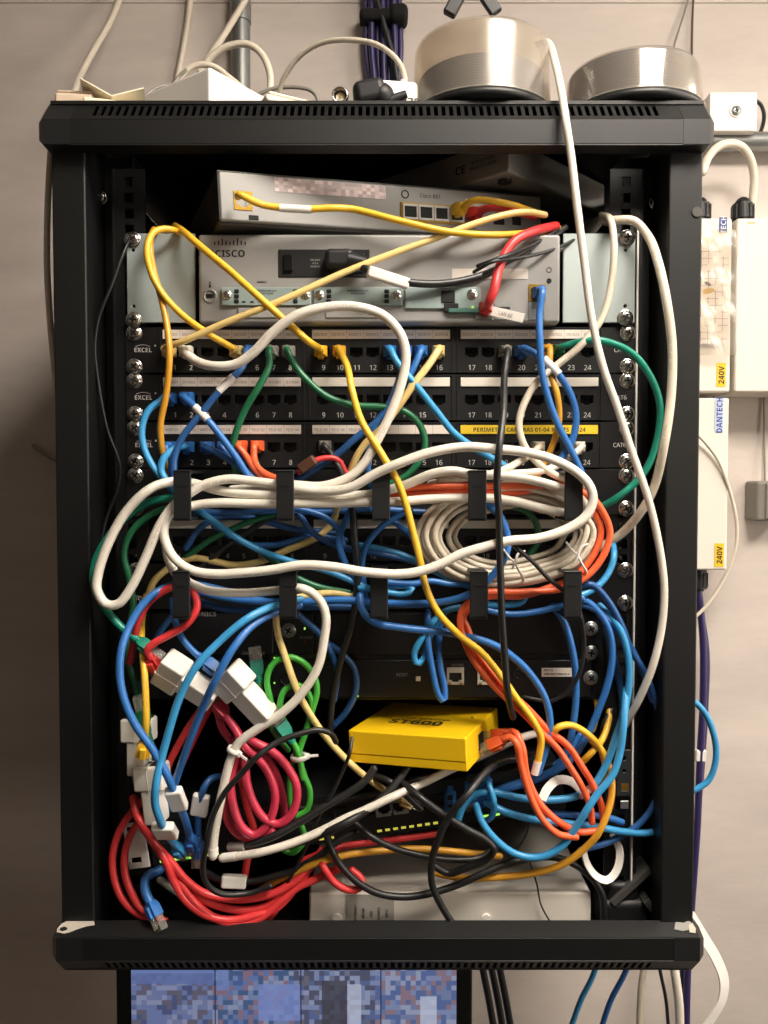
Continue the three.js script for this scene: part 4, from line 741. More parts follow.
// --- coil of ivory cable
{
  const pts = []; let s = 3; const r = () => { s = (s * 1664525 + 1013904223) >>> 0; return s / 4294967296; };
  const turns = [[56, 28, 0], [64, 33, 1], [72, 38, 2], [80, 42, 0], [88, 47, 1], [92, 51, 2], [76, 44, 3], [84, 50, 3]];
  turns.forEach(([a, b, l], k) => { const ox = (r() - 0.5) * 7, oy = (r() - 0.5) * 4; for (let i = 0; i < 10; i++) { const th = i / 10 * 6.2832; pts.push([512 + ox + a * Math.cos(th), 536 + oy + b * Math.sin(th) - (Math.cos(th) > 0 ? 4 : 0), 14 + l * 7 + r() * 2]); } });
  cable('ivory', 3.0, pts, 'coil of ivory cable hanging on the right behind the white loop', { name: 'coiled_cable' });
  for (const [px, py, l] of [[578, 556, 'white twist tie around the right side of the ivory coil'], [515, 563, 'white twist tie around the bottom of the ivory coil']]) {
    const q = [[-12, -14, 44], [-6, -6, 48], [0, 0, 50], [4, 8, 50], [8, 15, 44], [8, 20, 30]].map(([a, b, z]) => P(px + a, py + b, z)), q2 = [[10, -12, 48], [3, -9, 50], [0, 0, 51], [-3, 6, 50]].map(([a, b, z]) => P(px + a, py + b, z));
    single('twist_tie', merge([pathTube(q, 0.0011, 16, 6), pathTube(q2, 0.0011, 12, 6)]), M.labelWhite, l, 'tie');
  }
}

// --- yellow cables
cable('yellow', 3.4, [[241, 203], [262, 204.5, 48], [300, 209, 42], [335, 208], [352, 209, 34], [400, 221, 36], [450, 232, 34], [490, 235, 30], [530, 233], [562, 229, -5]], 'yellow cable plugged into the small askew router', { a: 'p', az: 34, slim: true, tags: [[295, 207, 28]] });
cable('paleyellow', 3.3, [[170, 352], [184, 341, 34], [220, 325], [280, 301, 42], [350, 270], [430, 240], [500, 216], [528, 212], [545, 215, 10]], 'pale yellow cable rising diagonally across the rack router from the first port', { a: 'p', bootCol: 'paleyellow' });
cable('yellow', 3.4, [[180, 236, -15], [173, 230, 18], [163, 229], [153, 233], [147, 250, 34], [152, 275], [165, 297], [186, 318], [212, 336], [237, 352]], 'yellow cable looping over the left router ear to the fifth port', { b: 'p', bootCol: 'paleyellow' });
cable('mustard', 3.3, [[160, 238, -15], [154, 230, 15], [150, 245, 26], [154, 272], [161, 297, 30], [167, 326], [169.5, 355, 42], [166, 395], [160.5, 425], [163, 452, 25], [172, 478, 20]], 'amber cable hanging down the left edge in front of the panel logos');
cable('yellow', 3.6, [[175, 226, -10], [184, 232, 18], [200, 246, 32], [230, 271], [260, 298, 44], [290, 325], [308, 341], [321, 352]], 'yellow cable running diagonally down to port nine', { b: 'p' });
cable('yellow', 3.7, [[339.5, 352], [347, 366, 34], [352, 390, 46], [361, 420], [381, 453], [397, 480, 62], [406, 505], [413, 532], [420, 560], [425, 584], [437, 611], [458, 634], [482, 653], [503, 679], [517, 699], [534, 722], [541, 738], [539, 756], [535, 772, 35]], 'long yellow cable falling from port ten past the white loops to the lower right', { a: 'p', bootCol: 'mustard', tags: [[537, 768, 13]] });
cable('paleyellow', 3.6, [[438, 352], [430, 363, 30], [414, 384, 34], [398, 407], [382, 428], [366, 443], [356, 458], [349, 476], [340, 500, 20], [330, 526, 6], [316, 538], [287, 550], [262, 561], [236, 565], [212, 561], [194, 558], [176, 564, 4], [155, 580, 10], [147, 600]], 'pale yellow cable from port sixteen dropping behind the white loops to the left', { a: 'p', bootCol: 'paleyellow' });
cable('yellow', 3.5, [[146, 596, 10], [142, 620, 20], [142, 645, 40], [145, 682, 56], [146, 722, 64], [144, 742, 58]], 'yellow cable hanging vertically into the lower left white splitter', { b: 'e' });
cable('paleyellow', 3.5, [[352, 595, 20], [330, 593], [305, 596], [286, 602, 28], [277, 614, 36], [278, 634], [285, 656], [299, 694, 48], [317, 725], [337, 750], [361, 773], [383, 789], [400, 797, 10]], 'pale yellow cable crossing the green loops and falling behind the yellow box', { b: 'e', bootCol: 'paleyellow' });
cable('mustard', 3.4, [[262, 889, 20], [283, 878], [317, 863, 30], [346, 855], [380, 851], [420, 849], [460, 852], [500, 856, 5]], 'amber cable lying across the top of the white unit');
cable('mustard', 3.5, [[592, 742, 5], [603, 752, 20], [611, 775], [611, 799], [599, 832, 35], [584, 849], [563, 864], [534, 873], [500, 877], [460, 878], [432, 872, 10]], 'amber cable sweeping round the bottom right over the white unit');
cable('yellow', 3.5, [[551, 740, 25], [557, 728, 35], [570, 725], [586, 733], [600, 748], [605, 765], [604, 785, 15]], 'yellow cable bow at the lower right below the black device');
cable('yellow', 3.3, [[580, 764, 15], [592, 752, 22], [603, 738], [609, 718], [608, 700, -10]], 'yellow cable rising behind the light blue cables near the right rail');
cable('yellow', 3, [[596, 694, -12], [597, 712, -8], [593, 730]], 'short yellow cable end under the right corner of the black device');
cable('mustard', 3.3, [[545, 351], [550, 370, 28], [557, 394, 34], [559, 420], [553, 444], [545, 462, 25], [535, 480]], 'amber cable bowing from port twenty-one down to the yellow strip', { a: 'p', bootCol: 'mustard' });

// --- green cables
cable('teal', 3.6, [[557, 351], [572, 344, 26], [592, 340, 34], [614, 344], [634, 355], [651, 378], [660, 405], [658, 435], [648, 466], [634, 484], [612, 501, 25], [590, 512, 10]], 'teal green cable swinging out to the right rail and back', { a: 'p', bootCol: 'green' });
cable('green', 3.5, [[272.5, 352], [269, 366, 28], [258, 388, 30], [246, 408], [236, 432], [233, 448], [236, 475, 18]], 'dark green cable dropping from port seven', { a: 'p', bootCol: 'grey' });
cable('green', 3.5, [[289, 352], [294, 364, 28], [306, 379, 30], [326, 396], [352, 405], [382, 407], [404, 411], [419, 424], [425, 442], [420, 460], [406, 476], [390, 484, 20]], 'dark green cable wandering from port eight across to the middle', { a: 'p', bootCol: 'grey' });
cable('teal', 4, [[188, 498, 34], [172, 498, 38], [150, 502], [126, 517], [105, 542, 40], [94, 566], [94, 585], [103, 605], [118, 624], [132, 636], [139, 641, 44]], 'teal cable outside the far left white loop down to the white splitter', { b: 'e', bootCol: 'teal' });
cable('green', 3.4, [[175, 506, 10], [152, 514, 8], [132, 531, 10], [124, 554], [129, 577], [133, 604], [128, 635], [128, 660, 20], [136, 688], [142, 715, 30]], 'dark green cable close to the left rail ending at the lower left splitter', {});
cable('green', 3.3, [[146, 724, 44], [150, 740], [156, 758, 40]], 'short dark green boot and lead beside the yellow vertical cable', { a: 'e', bootCol: 'green' });
cable('green', 3.2, [[186, 557, 4], [212, 539, 8], [246, 523], [276, 514], [300, 508, 15]], 'dark green cable rising behind the left rings');
cable('green', 3.2, [[252, 545, 6], [275, 562], [296, 577, 20], [320, 587], [350, 592]], 'dark green cable between the two left lower rings');
cable('green', 3.4, [[452, 545, 6], [457, 527, 10], [470, 511], [502, 506, 14], [524, 510], [536, 523], [538, 542], [530, 554, 10]], 'dark green cable arch inside the ivory coil');
cable('lime', 3.2, [[276, 722, 36], [270, 698, 42], [267, 678], [274, 663], [289, 657], [304, 663], [314, 676], [317, 691], [312, 711], [305, 734], [299, 755], [304, 775], [310, 792], [307, 810], [297, 816, 36]], 'bright green cable, outer of the two tall loops left of the yellow box', { ties: [[300, 757, 14]] });
cable('lime', 3.2, [[284, 722, 38], [280, 704, 44], [285, 690], [295, 685], [306, 690], [312, 704], [309, 722], [302, 742], [294, 758], [290, 780], [291, 806], [301, 825], [304, 840], [292, 853], [284, 850, 26]], 'bright green cable, inner of the two tall loops left of the yellow box');
cable('lime', 3, [[258, 676, 24], [260, 692, 30], [264, 712], [276, 735, 34], [288, 750]], 'bright green cable with a teal plug behind the white splitter', { a: 'e', bootCol: 'teal' });
cable('lime', 3.4, [[288, 736, 44], [295, 746], [300, 760, 42], [303, 778]], 'bright green cable with a broad boot plugged in the upper right splitter', { a: 'e', bootCol: 'teal' });

// --- orange cables
const oa = [[392, 490, 40], [420, 487, 42], [470, 486], [520, 486, 40], [560, 486, 38], [590, 496], [604, 514], [610, 532], [606, 550], [595, 568], [580, 581], [560, 589, 40], [520, 592], [484, 593], [469, 602, 46], [461, 614], [461, 630], [470, 654], [486, 677], [503, 695], [522, 712], [541, 732], [557, 748], [570, 767], [581, 785], [590, 806], [592, 822, 30]];
cable('orange', 3.5, oa, 'orange cable through the upper right rings and round the coil, outer one');
cable('orange', 3.5, oa.map(([x, y, z], i) => { const k = i < 4 ? [0, 6] : i < 12 ? [-9, -2] : i < 16 ? [2, 4] : i < 22 ? [6, -3] : [11, -2]; return z == null ? [x + k[0], y + k[1]] : [x + k[0], y + k[1], z - 4]; }), 'orange cable beside the outer one, inner turn round the coil');
cable('orange', 3.6, [[503, 740, 36], [510, 737, 40], [517, 744, 46], [520, 760], [525, 780], [532, 800], [543, 820], [558, 834], [576, 837, 40]], 'orange cable from the yellow box falling in a bow, left one', { a: 'e' });
cable('orange', 3.6, [[506, 733, 26], [515, 732, 34], [522, 746, 42], [527, 776], [541, 805], [562, 824], [580, 832], [596, 831, 30]], 'orange cable from the yellow box falling in a bow, right one', { a: 'e' });
cable('orange', 3.4, [[241.5, 446], [246, 456, 26], [254, 468, 32], [266, 479], [280, 486, 38]], 'short orange cable in the third panel, port five', { a: 'p' });
cable('orange', 3.4, [[258, 446], [254, 456, 26], [256, 465, 32], [264, 473], [280, 480, 40]], 'short orange cable in the third panel, port six', { a: 'p' });

// --- blue cables at the patch panels
cable('lightblue', 3.5, [[171.5, 399], [160, 401, 28], [148, 411, 32], [142, 428], [144, 448], [154, 468], [166, 482, 34]], 'light blue cable bowing far left from the second panel', { a: 'p', bootCol: 'darkblue' });
cable('lightblue', 3.7, [[188, 447], [176, 448, 28], [164, 458, 34], [161, 470], [167, 482, 36], [176, 494]], 'light blue cable hooking left from the third panel, port two', { a: 'p', bootCol: 'blue' });
cable('darkblue', 3.5, [[251, 352], [243, 366, 30], [222, 388, 34], [200, 415], [182, 438], [174, 460], [175, 482, 32]], 'dark blue cable with a white sleeve running down left from port six', { a: 'p', bootCol: 'blue', tags: [[225, 383, 19]] });
cable('blue', 3.6, [[188, 398], [197, 409, 32], [212, 425, 36], [228, 446], [240, 463], [250, 480, 34]], 'blue cable with a white sleeve running down right from the second panel', { a: 'p', tags: [[202, 413, 18]] });
cable('darkblue', 3.6, [[208, 447], [220, 454, 26], [240, 467, 30], [258, 482, 32]], 'dark blue cable slanting right from the third panel, port three', { a: 'p', bootCol: 'darkblue' });
cable('blue', 3.2, [[172, 447], [170, 458, 22], [172, 474], [178, 490, 28]], 'blue cable dropping straight from the third panel, port one', { a: 'p' });
cable('darkblue', 3.2, [[225, 447], [232, 457, 20], [244, 470, 24], [252, 486]], 'dark blue cable dropping from the third panel, port four', { a: 'p' });
cable('lightblue', 3.5, [[389.5, 352], [397, 362, 30], [415, 384, 34], [437, 412], [455, 434], [478, 450], [500, 463, 28], [520, 476]], 'light blue cable sweeping right from port thirteen', { a: 'p', bootCol: 'blue' });
cable('darkblue', 3.6, [[405.5, 352], [399, 380, 24], [388, 406], [374, 424, 26], [357, 437], [334, 457], [311, 472], [290, 484, 22]], 'dark blue cable slanting down left from port fourteen', { a: 'p', bootCol: 'blue' });
cable('blue', 3.4, [[421, 352], [412, 371, 28], [400, 391, 28], [387, 410], [374, 428], [369, 446], [368, 470, 24], [371, 486]], 'blue cable slanting down left from port fifteen', { a: 'p' });
cable('blue', 3.6, [[538, 294], [539.5, 312, 40], [540, 344, 44], [542, 373], [549, 401], [559, 427, 38], [572, 452], [582, 474, 34]], 'blue cable hanging from the rack router to the yellow strip', { a: 'p', az: 14 });
cable('blue', 3.6, [[520, 352], [534, 353, 28], [552, 367, 34], [569, 391], [576, 415], [573, 438], [563, 456], [552, 472, 30]], 'blue cable with a white sleeve bowing right from port twenty', { a: 'p', bootCol: 'darkblue', tags: [[552, 366, 20]] });

// --- blue cables behind and between the rings
const bl = (c, l, label, o) => cable(c, o?.r ?? 3.3, l, label, o);
bl('darkblue', [[186, 511, 18], [230, 513], [276, 511], [320, 512], [372, 509], [420, 512], [470, 516, 10]], 'dark blue cable lying level just below the white strands');
bl('lightblue', [[196, 508, 22], [212, 520], [231, 534], [257, 549], [290, 561], [330, 572], [372, 590, 25]], 'light blue cable slanting across the left half behind the rings');
bl('blue', [[292, 508, 26], [308, 511], [326, 518], [338, 529], [343, 545, 20]], 'blue cable bending down right of the second ring');
bl('blue', [[352, 508, 24], [344, 524], [339, 541], [344, 560], [355, 580], [362, 600, 25]], 'blue cable curving down left of the middle black cord');
bl('darkblue', [[298, 512, 14], [312, 532], [335, 545], [375, 553], [415, 562], [450, 578, 14]], 'dark blue cable slanting right through the middle');
bl('blue', [[410, 510, 26], [394, 518], [380, 528], [367, 544], [362, 562], [364, 585], [366, 605, 22]], 'blue cable curving down from under the middle ring');
bl('blue', [[372, 510, 18], [392, 521], [408, 533], [420, 548, 12]], 'short blue cable slanting right under the middle ring');
bl('lightblue', [[360, 545, 12], [385, 550], [408, 557], [440, 574], [468, 586, 18]], 'light blue cable running under the yellow cable to the coil');
bl('darkblue', [[186, 548, 6], [200, 528], [222, 516], [260, 520], [290, 528], [335, 533, 4]], 'dark blue cable arching behind the second ring');
bl('darkblue', [[214, 526, 4], [244, 543], [275, 545], [310, 536], [345, 540, 4]], 'dark blue cable dipping deep behind the second ring');
bl('blue', [[386, 582, 34], [412, 584], [430, 581], [450, 584], [470, 584, 30]], 'blue cable level through the third lower ring, upper one');
bl('lightblue', [[360, 588, 32], [386, 592, 38], [404, 594], [413, 590], [404, 586], [386, 588, 30]], 'small light blue cable loop right of the third lower ring', { r: 3 });
bl('blue', [[190, 590, 22], [240, 600, 28], [300, 602], [345, 600], [386, 603, 36], [412, 604], [442, 602], [467, 595, 46], [488, 580], [502, 563], [508, 545], [505, 527], [496, 511], [482, 502, 36], [466, 497, 24]], 'blue cable through the lower rings curling up round the black cord', { r: 3.8 });
bl('darkblue', [[186, 582, 26], [215, 588], [250, 597, 24], [288, 606], [330, 607], [375, 607, 22]], 'dark blue cable level through the left lower rings');
bl('darkblue', [[190, 598, 14], [220, 608], [258, 610], [290, 604], [340, 606, 18]], 'dark blue cable sagging over the black device at the left');
bl('blue', [[360, 596, 38], [362, 610, 46], [374, 622], [404, 628], [442, 632], [470, 637], [498, 647], [520, 663], [534, 679], [545, 698], [550, 722], [547, 745], [538, 772, 30]], 'blue cable sweeping from the middle lower ring across to the lower right', { r: 3.8 });
bl('lightblue', [[468, 606, 30], [446, 611], [434, 621], [422, 638, 40], [414, 654], [417, 664], [424, 658], [430, 636], [440, 618, 30]], 'light blue cable hanging in a short loop over the black device');
bl('blue', [[428, 612, 34], [428, 640, 40], [432, 668], [439, 696], [444, 701], [445, 690], [440, 664], [439, 638], [444, 612, 28]], 'blue cable hanging in a long narrow loop down to the yellow box');
bl('lightblue', [[484, 604, 36], [505, 605], [522, 602], [526, 594, 30]], 'short light blue cable right of the fourth lower ring');
bl('blue', [[480, 608, 34], [508, 614], [535, 612], [566, 604, 36], [582, 598]], 'blue cable level between the two right lower rings');
bl('darkblue', [[288, 606, 26], [302, 618], [318, 632], [330, 650], [337, 672], [334, 700, 4]], 'dark blue cable slanting down over the alarm module');
bl('darkblue', [[322, 640, 14], [340, 652], [354, 668], [356, 690], [346, 712], [324, 735, -10]], 'dark blue cable bowing left of the yellow box');

// --- blue cables at the right
bl('lightblue', [[566, 598, 38], [584, 594], [600, 584], [610, 570], [614, 556, 26], [612, 540, 10]], 'light blue cable hugging the orange pair at the right of the coil');
bl('darkblue', [[570, 590, 30], [590, 584, 36], [606, 598], [621, 624], [631, 650], [645, 673], [655, 700], [662, 730, 10], [664, 762], [658, 795], [645, 818], [628, 832], [606, 843], [580, 850, 10]], 'dark blue cable bowing along the right side panel and back to the bottom');
bl('blue', [[566, 600, 34], [584, 600], [600, 614], [610, 634], [612, 660], [607, 686], [597, 714], [586, 738], [570, 760], [545, 776], [515, 786], [488, 797, 5]], 'blue cable falling from the right lower ring to the blue switch plugs', { r: 3.7, b: 'e' });
bl('darkblue', [[568, 604, 26], [590, 607, 30], [610, 622], [630, 646], [644, 676], [652, 700, 12]], 'dark blue cable slanting right under the right lower ring');
bl('blue', [[553, 606, 28], [564, 622, 24], [571, 644], [575, 668], [576, 692], [574, 718], [569, 744], [556, 768], [530, 782], [500, 790, 8]], 'blue cable hanging straight in front of the serial label', { r: 3.6 });
bl('darkblue', [[606, 630, 10], [613, 655, 6], [619, 680], [622, 712, 0], [616, 745]], 'dark blue cable hanging just left of the right rail');
bl('lightblue', [[600, 606, 20], [618, 626, 28], [628, 655], [629, 684], [624, 712], [615, 740], [606, 765], [593, 786], [577, 796], [545, 800], [515, 797], [492, 792], [474, 795], [463, 806], [458, 820, 20]], 'light blue cable from the right rail curving left to the switch, upper one', { r: 3.7, tags: [[588, 795, 16]] });
bl('lightblue', [[626, 690, 24], [624, 720, 36], [620, 752], [612, 776], [598, 793], [588, 808, 44], [576, 827], [562, 846], [540, 857], [516, 854], [496, 840], [482, 822], [476, 805, 20]], 'light blue cable making a wide sagging loop at the bottom right', { r: 3.8 });
bl('lightblue', [[486, 802, 18], [506, 812, 24], [536, 820], [565, 823], [598, 827], [625, 832], [648, 833], [668, 827, 8]], 'light blue cable running level to the right post at the bottom', { r: 3.6 });
bl('blue', [[548, 813, 14], [576, 815], [600, 816], [613, 819, 10], [622, 822]], 'short blue cable level behind the orange bows', { r: 3.3 });
bl('blue', [[480, 800, 2], [496, 790, 8], [520, 781], [545, 772], [566, 756], [580, 735, 0]], 'blue cable climbing right from the switch behind the orange bows', { r: 3.3 });
bl('lightblue', [[476, 790, 0], [487, 782, 20], [494, 800, 30], [492, 816], [484, 822, 10]], 'small light blue cable curl beside the blue switch plugs', { r: 3 });

// --- blue cables at the lower left
bl('blue', [[176, 584, 30], [160, 590, 44], [144, 603], [130, 625, 60], [121, 652, 70], [120, 678], [125, 702, 76], [136, 726], [153, 750], [167, 775, 80], [177, 800, 66], [186, 822, 40], [190, 838, 24]], 'blue cable bowing down the far left with a white flag to the switch', { r: 4, tags: [[177, 799, 27, 15, 9]], b: 'e' });
bl('lightblue', [[300, 599, 38], [276, 605, 48], [248, 618, 66], [220, 641], [196, 667, 80], [180, 697, 80], [169, 731], [162, 757, 80], [156, 784, 84], [155, 803, 80], [160, 820, 72], [167, 834, 50], [176, 846, 28]], 'light blue cable swooping from the second lower ring to the lower left splitters', { r: 4, tags: [[166, 830, 26, 20, 9]], b: 'e' });
bl('blue', [[300, 605, 32], [277, 612, 42], [252, 626, 60], [232, 650, 74], [216, 679, 76], [203, 707, 64], [188, 745], [176, 780], [166, 812, 26]], 'blue cable running beside the light blue swoop, right of it', { r: 3.9 });
bl('blue', [[172, 600, 22], [175, 620, 30], [182, 638, 36], [194, 652], [204, 660, 38]], 'short blue cable plugged into the upper right splitter', { b: 'e' });
bl('darkblue', [[176, 612, 8], [160, 632], [150, 655], [140, 690, 14]], 'dark blue cable behind the red loop at the left');
bl('darkblue', [[222, 776, 10], [211, 779, 20], [204, 788, 26], [200, 805], [198, 824], [198, 842, 12]], 'dark blue cable stub with a white flag standing in the switch', { r: 3.6, tags: [[200, 805, 23, 16, 7]], b: 'e' });
bl('blue', [[160, 870, 20], [146, 878, 28], [145, 890], [150, 902, 36]], 'loose blue cable end with clear plug above the bottom cover at the left', { r: 4.6, b: 'e' });
cable('grey', 4, [[160, 880, 0], [178, 893], [200, 912, 10], [230, 922]], 'grey cable lying on the cabinet floor behind the red loops', { name: 'thin_cable' });

// --- red cables
cable('red', 3.9, [[130, 662, 30], [133, 646, 38], [138, 622, 46], [149, 602], [167, 589, 44], [182, 585, 40], [193, 592, 46], [197, 607], [187, 624], [167, 636], [153, 644, 54], [147, 651, 54], [150, 657, 50]], 'red cable looping through the left lower ring into the white splitter', { b: 'e' });
cable('red', 3.8, [[203, 706, 30], [188, 728], [172, 757], [158, 786, 22], [138, 805], [121, 828], [113, 852], [113, 872], [119, 893], [130, 908], [145, 917], [165, 921, 30]], 'red cable making the outermost bow at the bottom left', {});
cable('red', 3.8, [[209, 709, 26], [197, 732], [185, 757], [168, 792, 18], [148, 812], [132, 832], [125, 853], [125, 873], [132, 894], [142, 909], [158, 918, 34]], 'red cable making the second bow at the bottom left');
cable('red', 4, [[133, 798, 34], [136, 812, 40], [140, 822, 46], [156, 845], [171, 862], [186, 880], [204, 893], [230, 899], [255, 898], [276, 892], [296, 880], [310, 864, 26]], 'red cable from the lower left splitter curving under to the right, upper strand');
cable('red', 4.1, [[150, 838, 36], [164, 858, 46], [174, 882], [188, 903], [208, 916], [232, 920], [256, 915], [275, 909], [293, 891], [309, 869], [322, 850, 20]], 'red cable swinging low along the bottom cover, front strand');
cable('red', 4.1, [[170, 866, 34], [182, 886, 40], [199, 907], [219, 920], [242, 924], [262, 917], [283, 899], [298, 887], [318, 878], [340, 868, 22]], 'red cable sagging lowest onto the bottom cover');
cable('red', 3.8, [[176, 872, 28], [200, 897, 34], [221, 907], [246, 910], [267, 905], [284, 890], [300, 870, 24]], 'red cable strand in the middle of the bottom left bunch');
cable('red', 4, [[262, 924, 18], [275, 910, 22], [284, 890], [299, 868, 18]], 'short red strand standing right in the bottom left bunch');
cable('red', 3.8, [[318, 858, 24], [324, 868, 34], [333, 881], [346, 889], [358, 889], [362, 880], [352, 870, 18]], 'red cable loop lying on the white unit');
cable('red', 3.4, [[300, 862, 0], [330, 850, 8], [352, 845], [392, 840], [440, 833, 0]], 'dark red-looking cable along the front of the bottom switch');
cable('crimson', 4.4, [[226, 716, 38], [236, 730, 44], [246, 747, 50], [258, 758], [268, 772], [275, 793], [273, 812], [265, 828], [254, 835], [242, 827], [234, 808], [231, 781], [238, 757, 42], [250, 742]], 'crimson cable coil, inner left loop below the upper splitter', { a: 'e' });
cable('crimson', 4.4, [[246, 736, 46], [256, 743, 52], [270, 750], [284, 763], [295, 781], [297, 797], [291, 815], [278, 824], [265, 819], [254, 804], [247, 783], [245, 762], [241, 742, 44]], 'crimson cable coil, outer right loop beside the bright green cables');
cable('crimson', 4.2, [[236, 740, 34], [233, 760, 38], [227, 782], [225, 804], [229, 823], [241, 836], [257, 840], [272, 832, 30]], 'crimson cable coil, leftmost lowest strand');
cable('red', 3.8, [[240, 745, 26], [241, 775, 28], [247, 808], [254, 832], [248, 856, 22], [244, 880]], 'red cable dropping straight behind the crimson coil');
cable('crimson', 3.8, [[256, 744, 22], [270, 762, 24], [280, 785], [284, 806], [285, 830, 18]], 'crimson cable at the back of the coil');
cable('crimson', 3.8, [[218, 712, 28], [222, 728], [232, 742, 32], [244, 756]], 'crimson cable plugged into the end of the upper left splitter', { a: 'e' });
cable('red', 3, [[299, 472, 30], [310, 463, 34], [325, 458], [338, 460, 30], [346, 474, 28]], 'short red lead with a brown sleeve above the second ring', { tags: [[308, 465, 18, 10, 8, '#5a3b2c']] });
cable('red', 4.6, [[556, 226, 0], [535, 231, 22], [516, 240, 32], [505, 254], [498, 272], [494, 290, 42], [485, 309]], 'red cable curving down onto the rack router sockets', { b: 'p', bz: 14 });
cable('red', 3.6, [[480, 211, -30], [488, 208, -20], [500, 208], [514, 211, -10], [534, 217, -30]], 'red cable plugged into the small askew router', { a: 'e' });
cable('yellow', 3.3, [[464, 206, -20], [470, 202, -10], [476, 200], [504, 203, -4], [534, 212, -30]], 'yellow cable hooking over the red plug on the small router', { a: 'e' });

// --- black cords
cable('black', 3.6, [[504.5, 352], [504.5, 375, 40], [503, 415, 70], [499, 450, 84], [497, 482], [499, 514], [500, 560], [502, 615], [505, 660], [508, 695, 60], [513, 717, 44]], 'black cord hanging straight from port nineteen in front of the white loops', { a: 'p', bootCol: 'grey' });
cable('black', 1.5, [[136, 234, -5], [127, 245, 12], [113, 282, 20], [99, 318], [95, 345], [97, 372], [107, 428], [120, 466], [118, 488], [106, 520], [98, 560, 5]], 'thin black wire bowing down the left inner side', { name: 'thin_cable' });
cable('black', 2.2, [[508, 540, 52], [520, 551, 66], [533, 562], [548, 578], [566, 593], [578, 608], [583, 628], [584, 650], [579, 674], [568, 691], [551, 701], [534, 699, 20], [524, 697]], 'thin dark grey lead crossing the right ring and hooking under the black device', { name: 'thin_cable' });
cable('black', 3.5, [[352, 502, 30], [354, 530, 34], [357, 567], [357, 590], [350, 630], [343, 652], [337, 675], [332, 702], [330, 732, 5]], 'black cord hanging vertically left of the middle');
cable('black', 3.4, [[325, 446], [331, 454, 24], [338, 466, 30], [346, 484]], 'short black cord in the third panel, port nine', { a: 'p', bootCol: 'grey' });
cable('black', 3, [[200, 568, 4], [222, 550, 6], [250, 530], [280, 512, 12]], 'black cord slanting behind the left rings', { name: 'thin_cable' });
cable('black', 3, [[336, 742, 48], [330, 733, 60], [318, 730], [299, 734], [276, 743, 72], [257, 757, 78], [242, 773], [224, 794], [212, 819], [207, 844, 72], [203, 866], [207, 884], [222, 894], [250, 893, 40], [270, 886]], 'black cord arching over the crimson coil and down the left');
cable('black', 1.8, [[352, 738, 48], [350, 752, 56], [345, 766], [334, 790], [321, 813], [311, 836], [299, 862], [288, 882, 30]], 'thin black wire from the left edge of the yellow box to the bottom', { name: 'thin_cable' });
cable('black', 4, [[232, 847, 30], [246, 846, 40], [270, 838, 50], [300, 822], [326, 806], [348, 793], [366, 780], [374, 769, 36]], 'thick black cord with a grey end sleeve left of the yellow box', { tags: [[238, 847, 22, 0, 0, '#b8b3aa']] });
cable('black', 4, [[262, 852, 30], [300, 842, 40], [340, 826, 54], [361, 814], [382, 798], [397, 782], [407, 768, 30]], 'thick black cord rising to the underside of the yellow box');
cable('black', 3.8, [[398, 779, 30], [422, 799, 52], [444, 815], [466, 829], [486, 840], [494, 849, 48], [486, 860], [466, 868], [448, 873, 30], [434, 866]], 'thick black cord crossing down right below the yellow box');
cable('black', 3.6, [[372, 774, 20], [392, 783, 34], [408, 797], [420, 808, 20]], 'short thick black cord end under the yellow box');
cable('black', 3.6, [[520, 757, -5], [500, 763, 22], [486, 772, 38], [466, 796, 58], [448, 818], [438, 840], [432, 860], [432, 884], [441, 905], [454, 926, 30]], 'black cord dropping from the yellow box in front of the white unit');
cable('black', 3.3, [[354, 822, 24], [372, 837, 34], [394, 848], [424, 856], [457, 860], [482, 857], [496, 845, 24]], 'black cord sagging along the bottom switch');
cable('black', 3.6, [[328, 838, 24], [331, 848, 34], [339, 863], [356, 881], [377, 893], [402, 897], [428, 894], [460, 884], [480, 875], [503, 865], [528, 859], [552, 857], [572, 863], [590, 876], [602, 894], [604, 925, 10]], 'long black cord sagging across the white unit to the right corner');
cable('black', 3.6, [[204, 872, 24], [222, 880, 34], [252, 881], [274, 876], [296, 869], [318, 857], [336, 843], [356, 832, 22]], 'black cord with a white flag label above the red bunch', { tags: [[234, 882, 23, 12, 8]] });
cable('black', 3, [[440, 775, -4], [415, 779, 10], [385, 790, 14], [345, 800], [310, 808, 6], [270, 806]], 'black cord level behind the yellow box bottom');
cable('black', 3.4, [[545, 752, 8], [522, 758, 24], [500, 762, 28], [488, 772], [470, 780, 10]], 'black cord with a bright edge right of the yellow box');
cable('black', 3.2, [[600, 745, -8], [604, 725, 2], [612, 706], [608, 690, -14]], 'dark cord loop near the right rail under the black device');
cable('black', 0.9, [[530, 862, 10], [537, 885, 12], [541, 905], [552, 925, 12]], 'hair-thin black wire down the front of the white unit', { name: 'thin_cable' });
cable('black', 0.9, [[530, 815, 20], [527, 832, 24], [519, 846], [508, 856, 18]], 'hair-thin dark wire below the blue switch plugs', { name: 'thin_cable' });
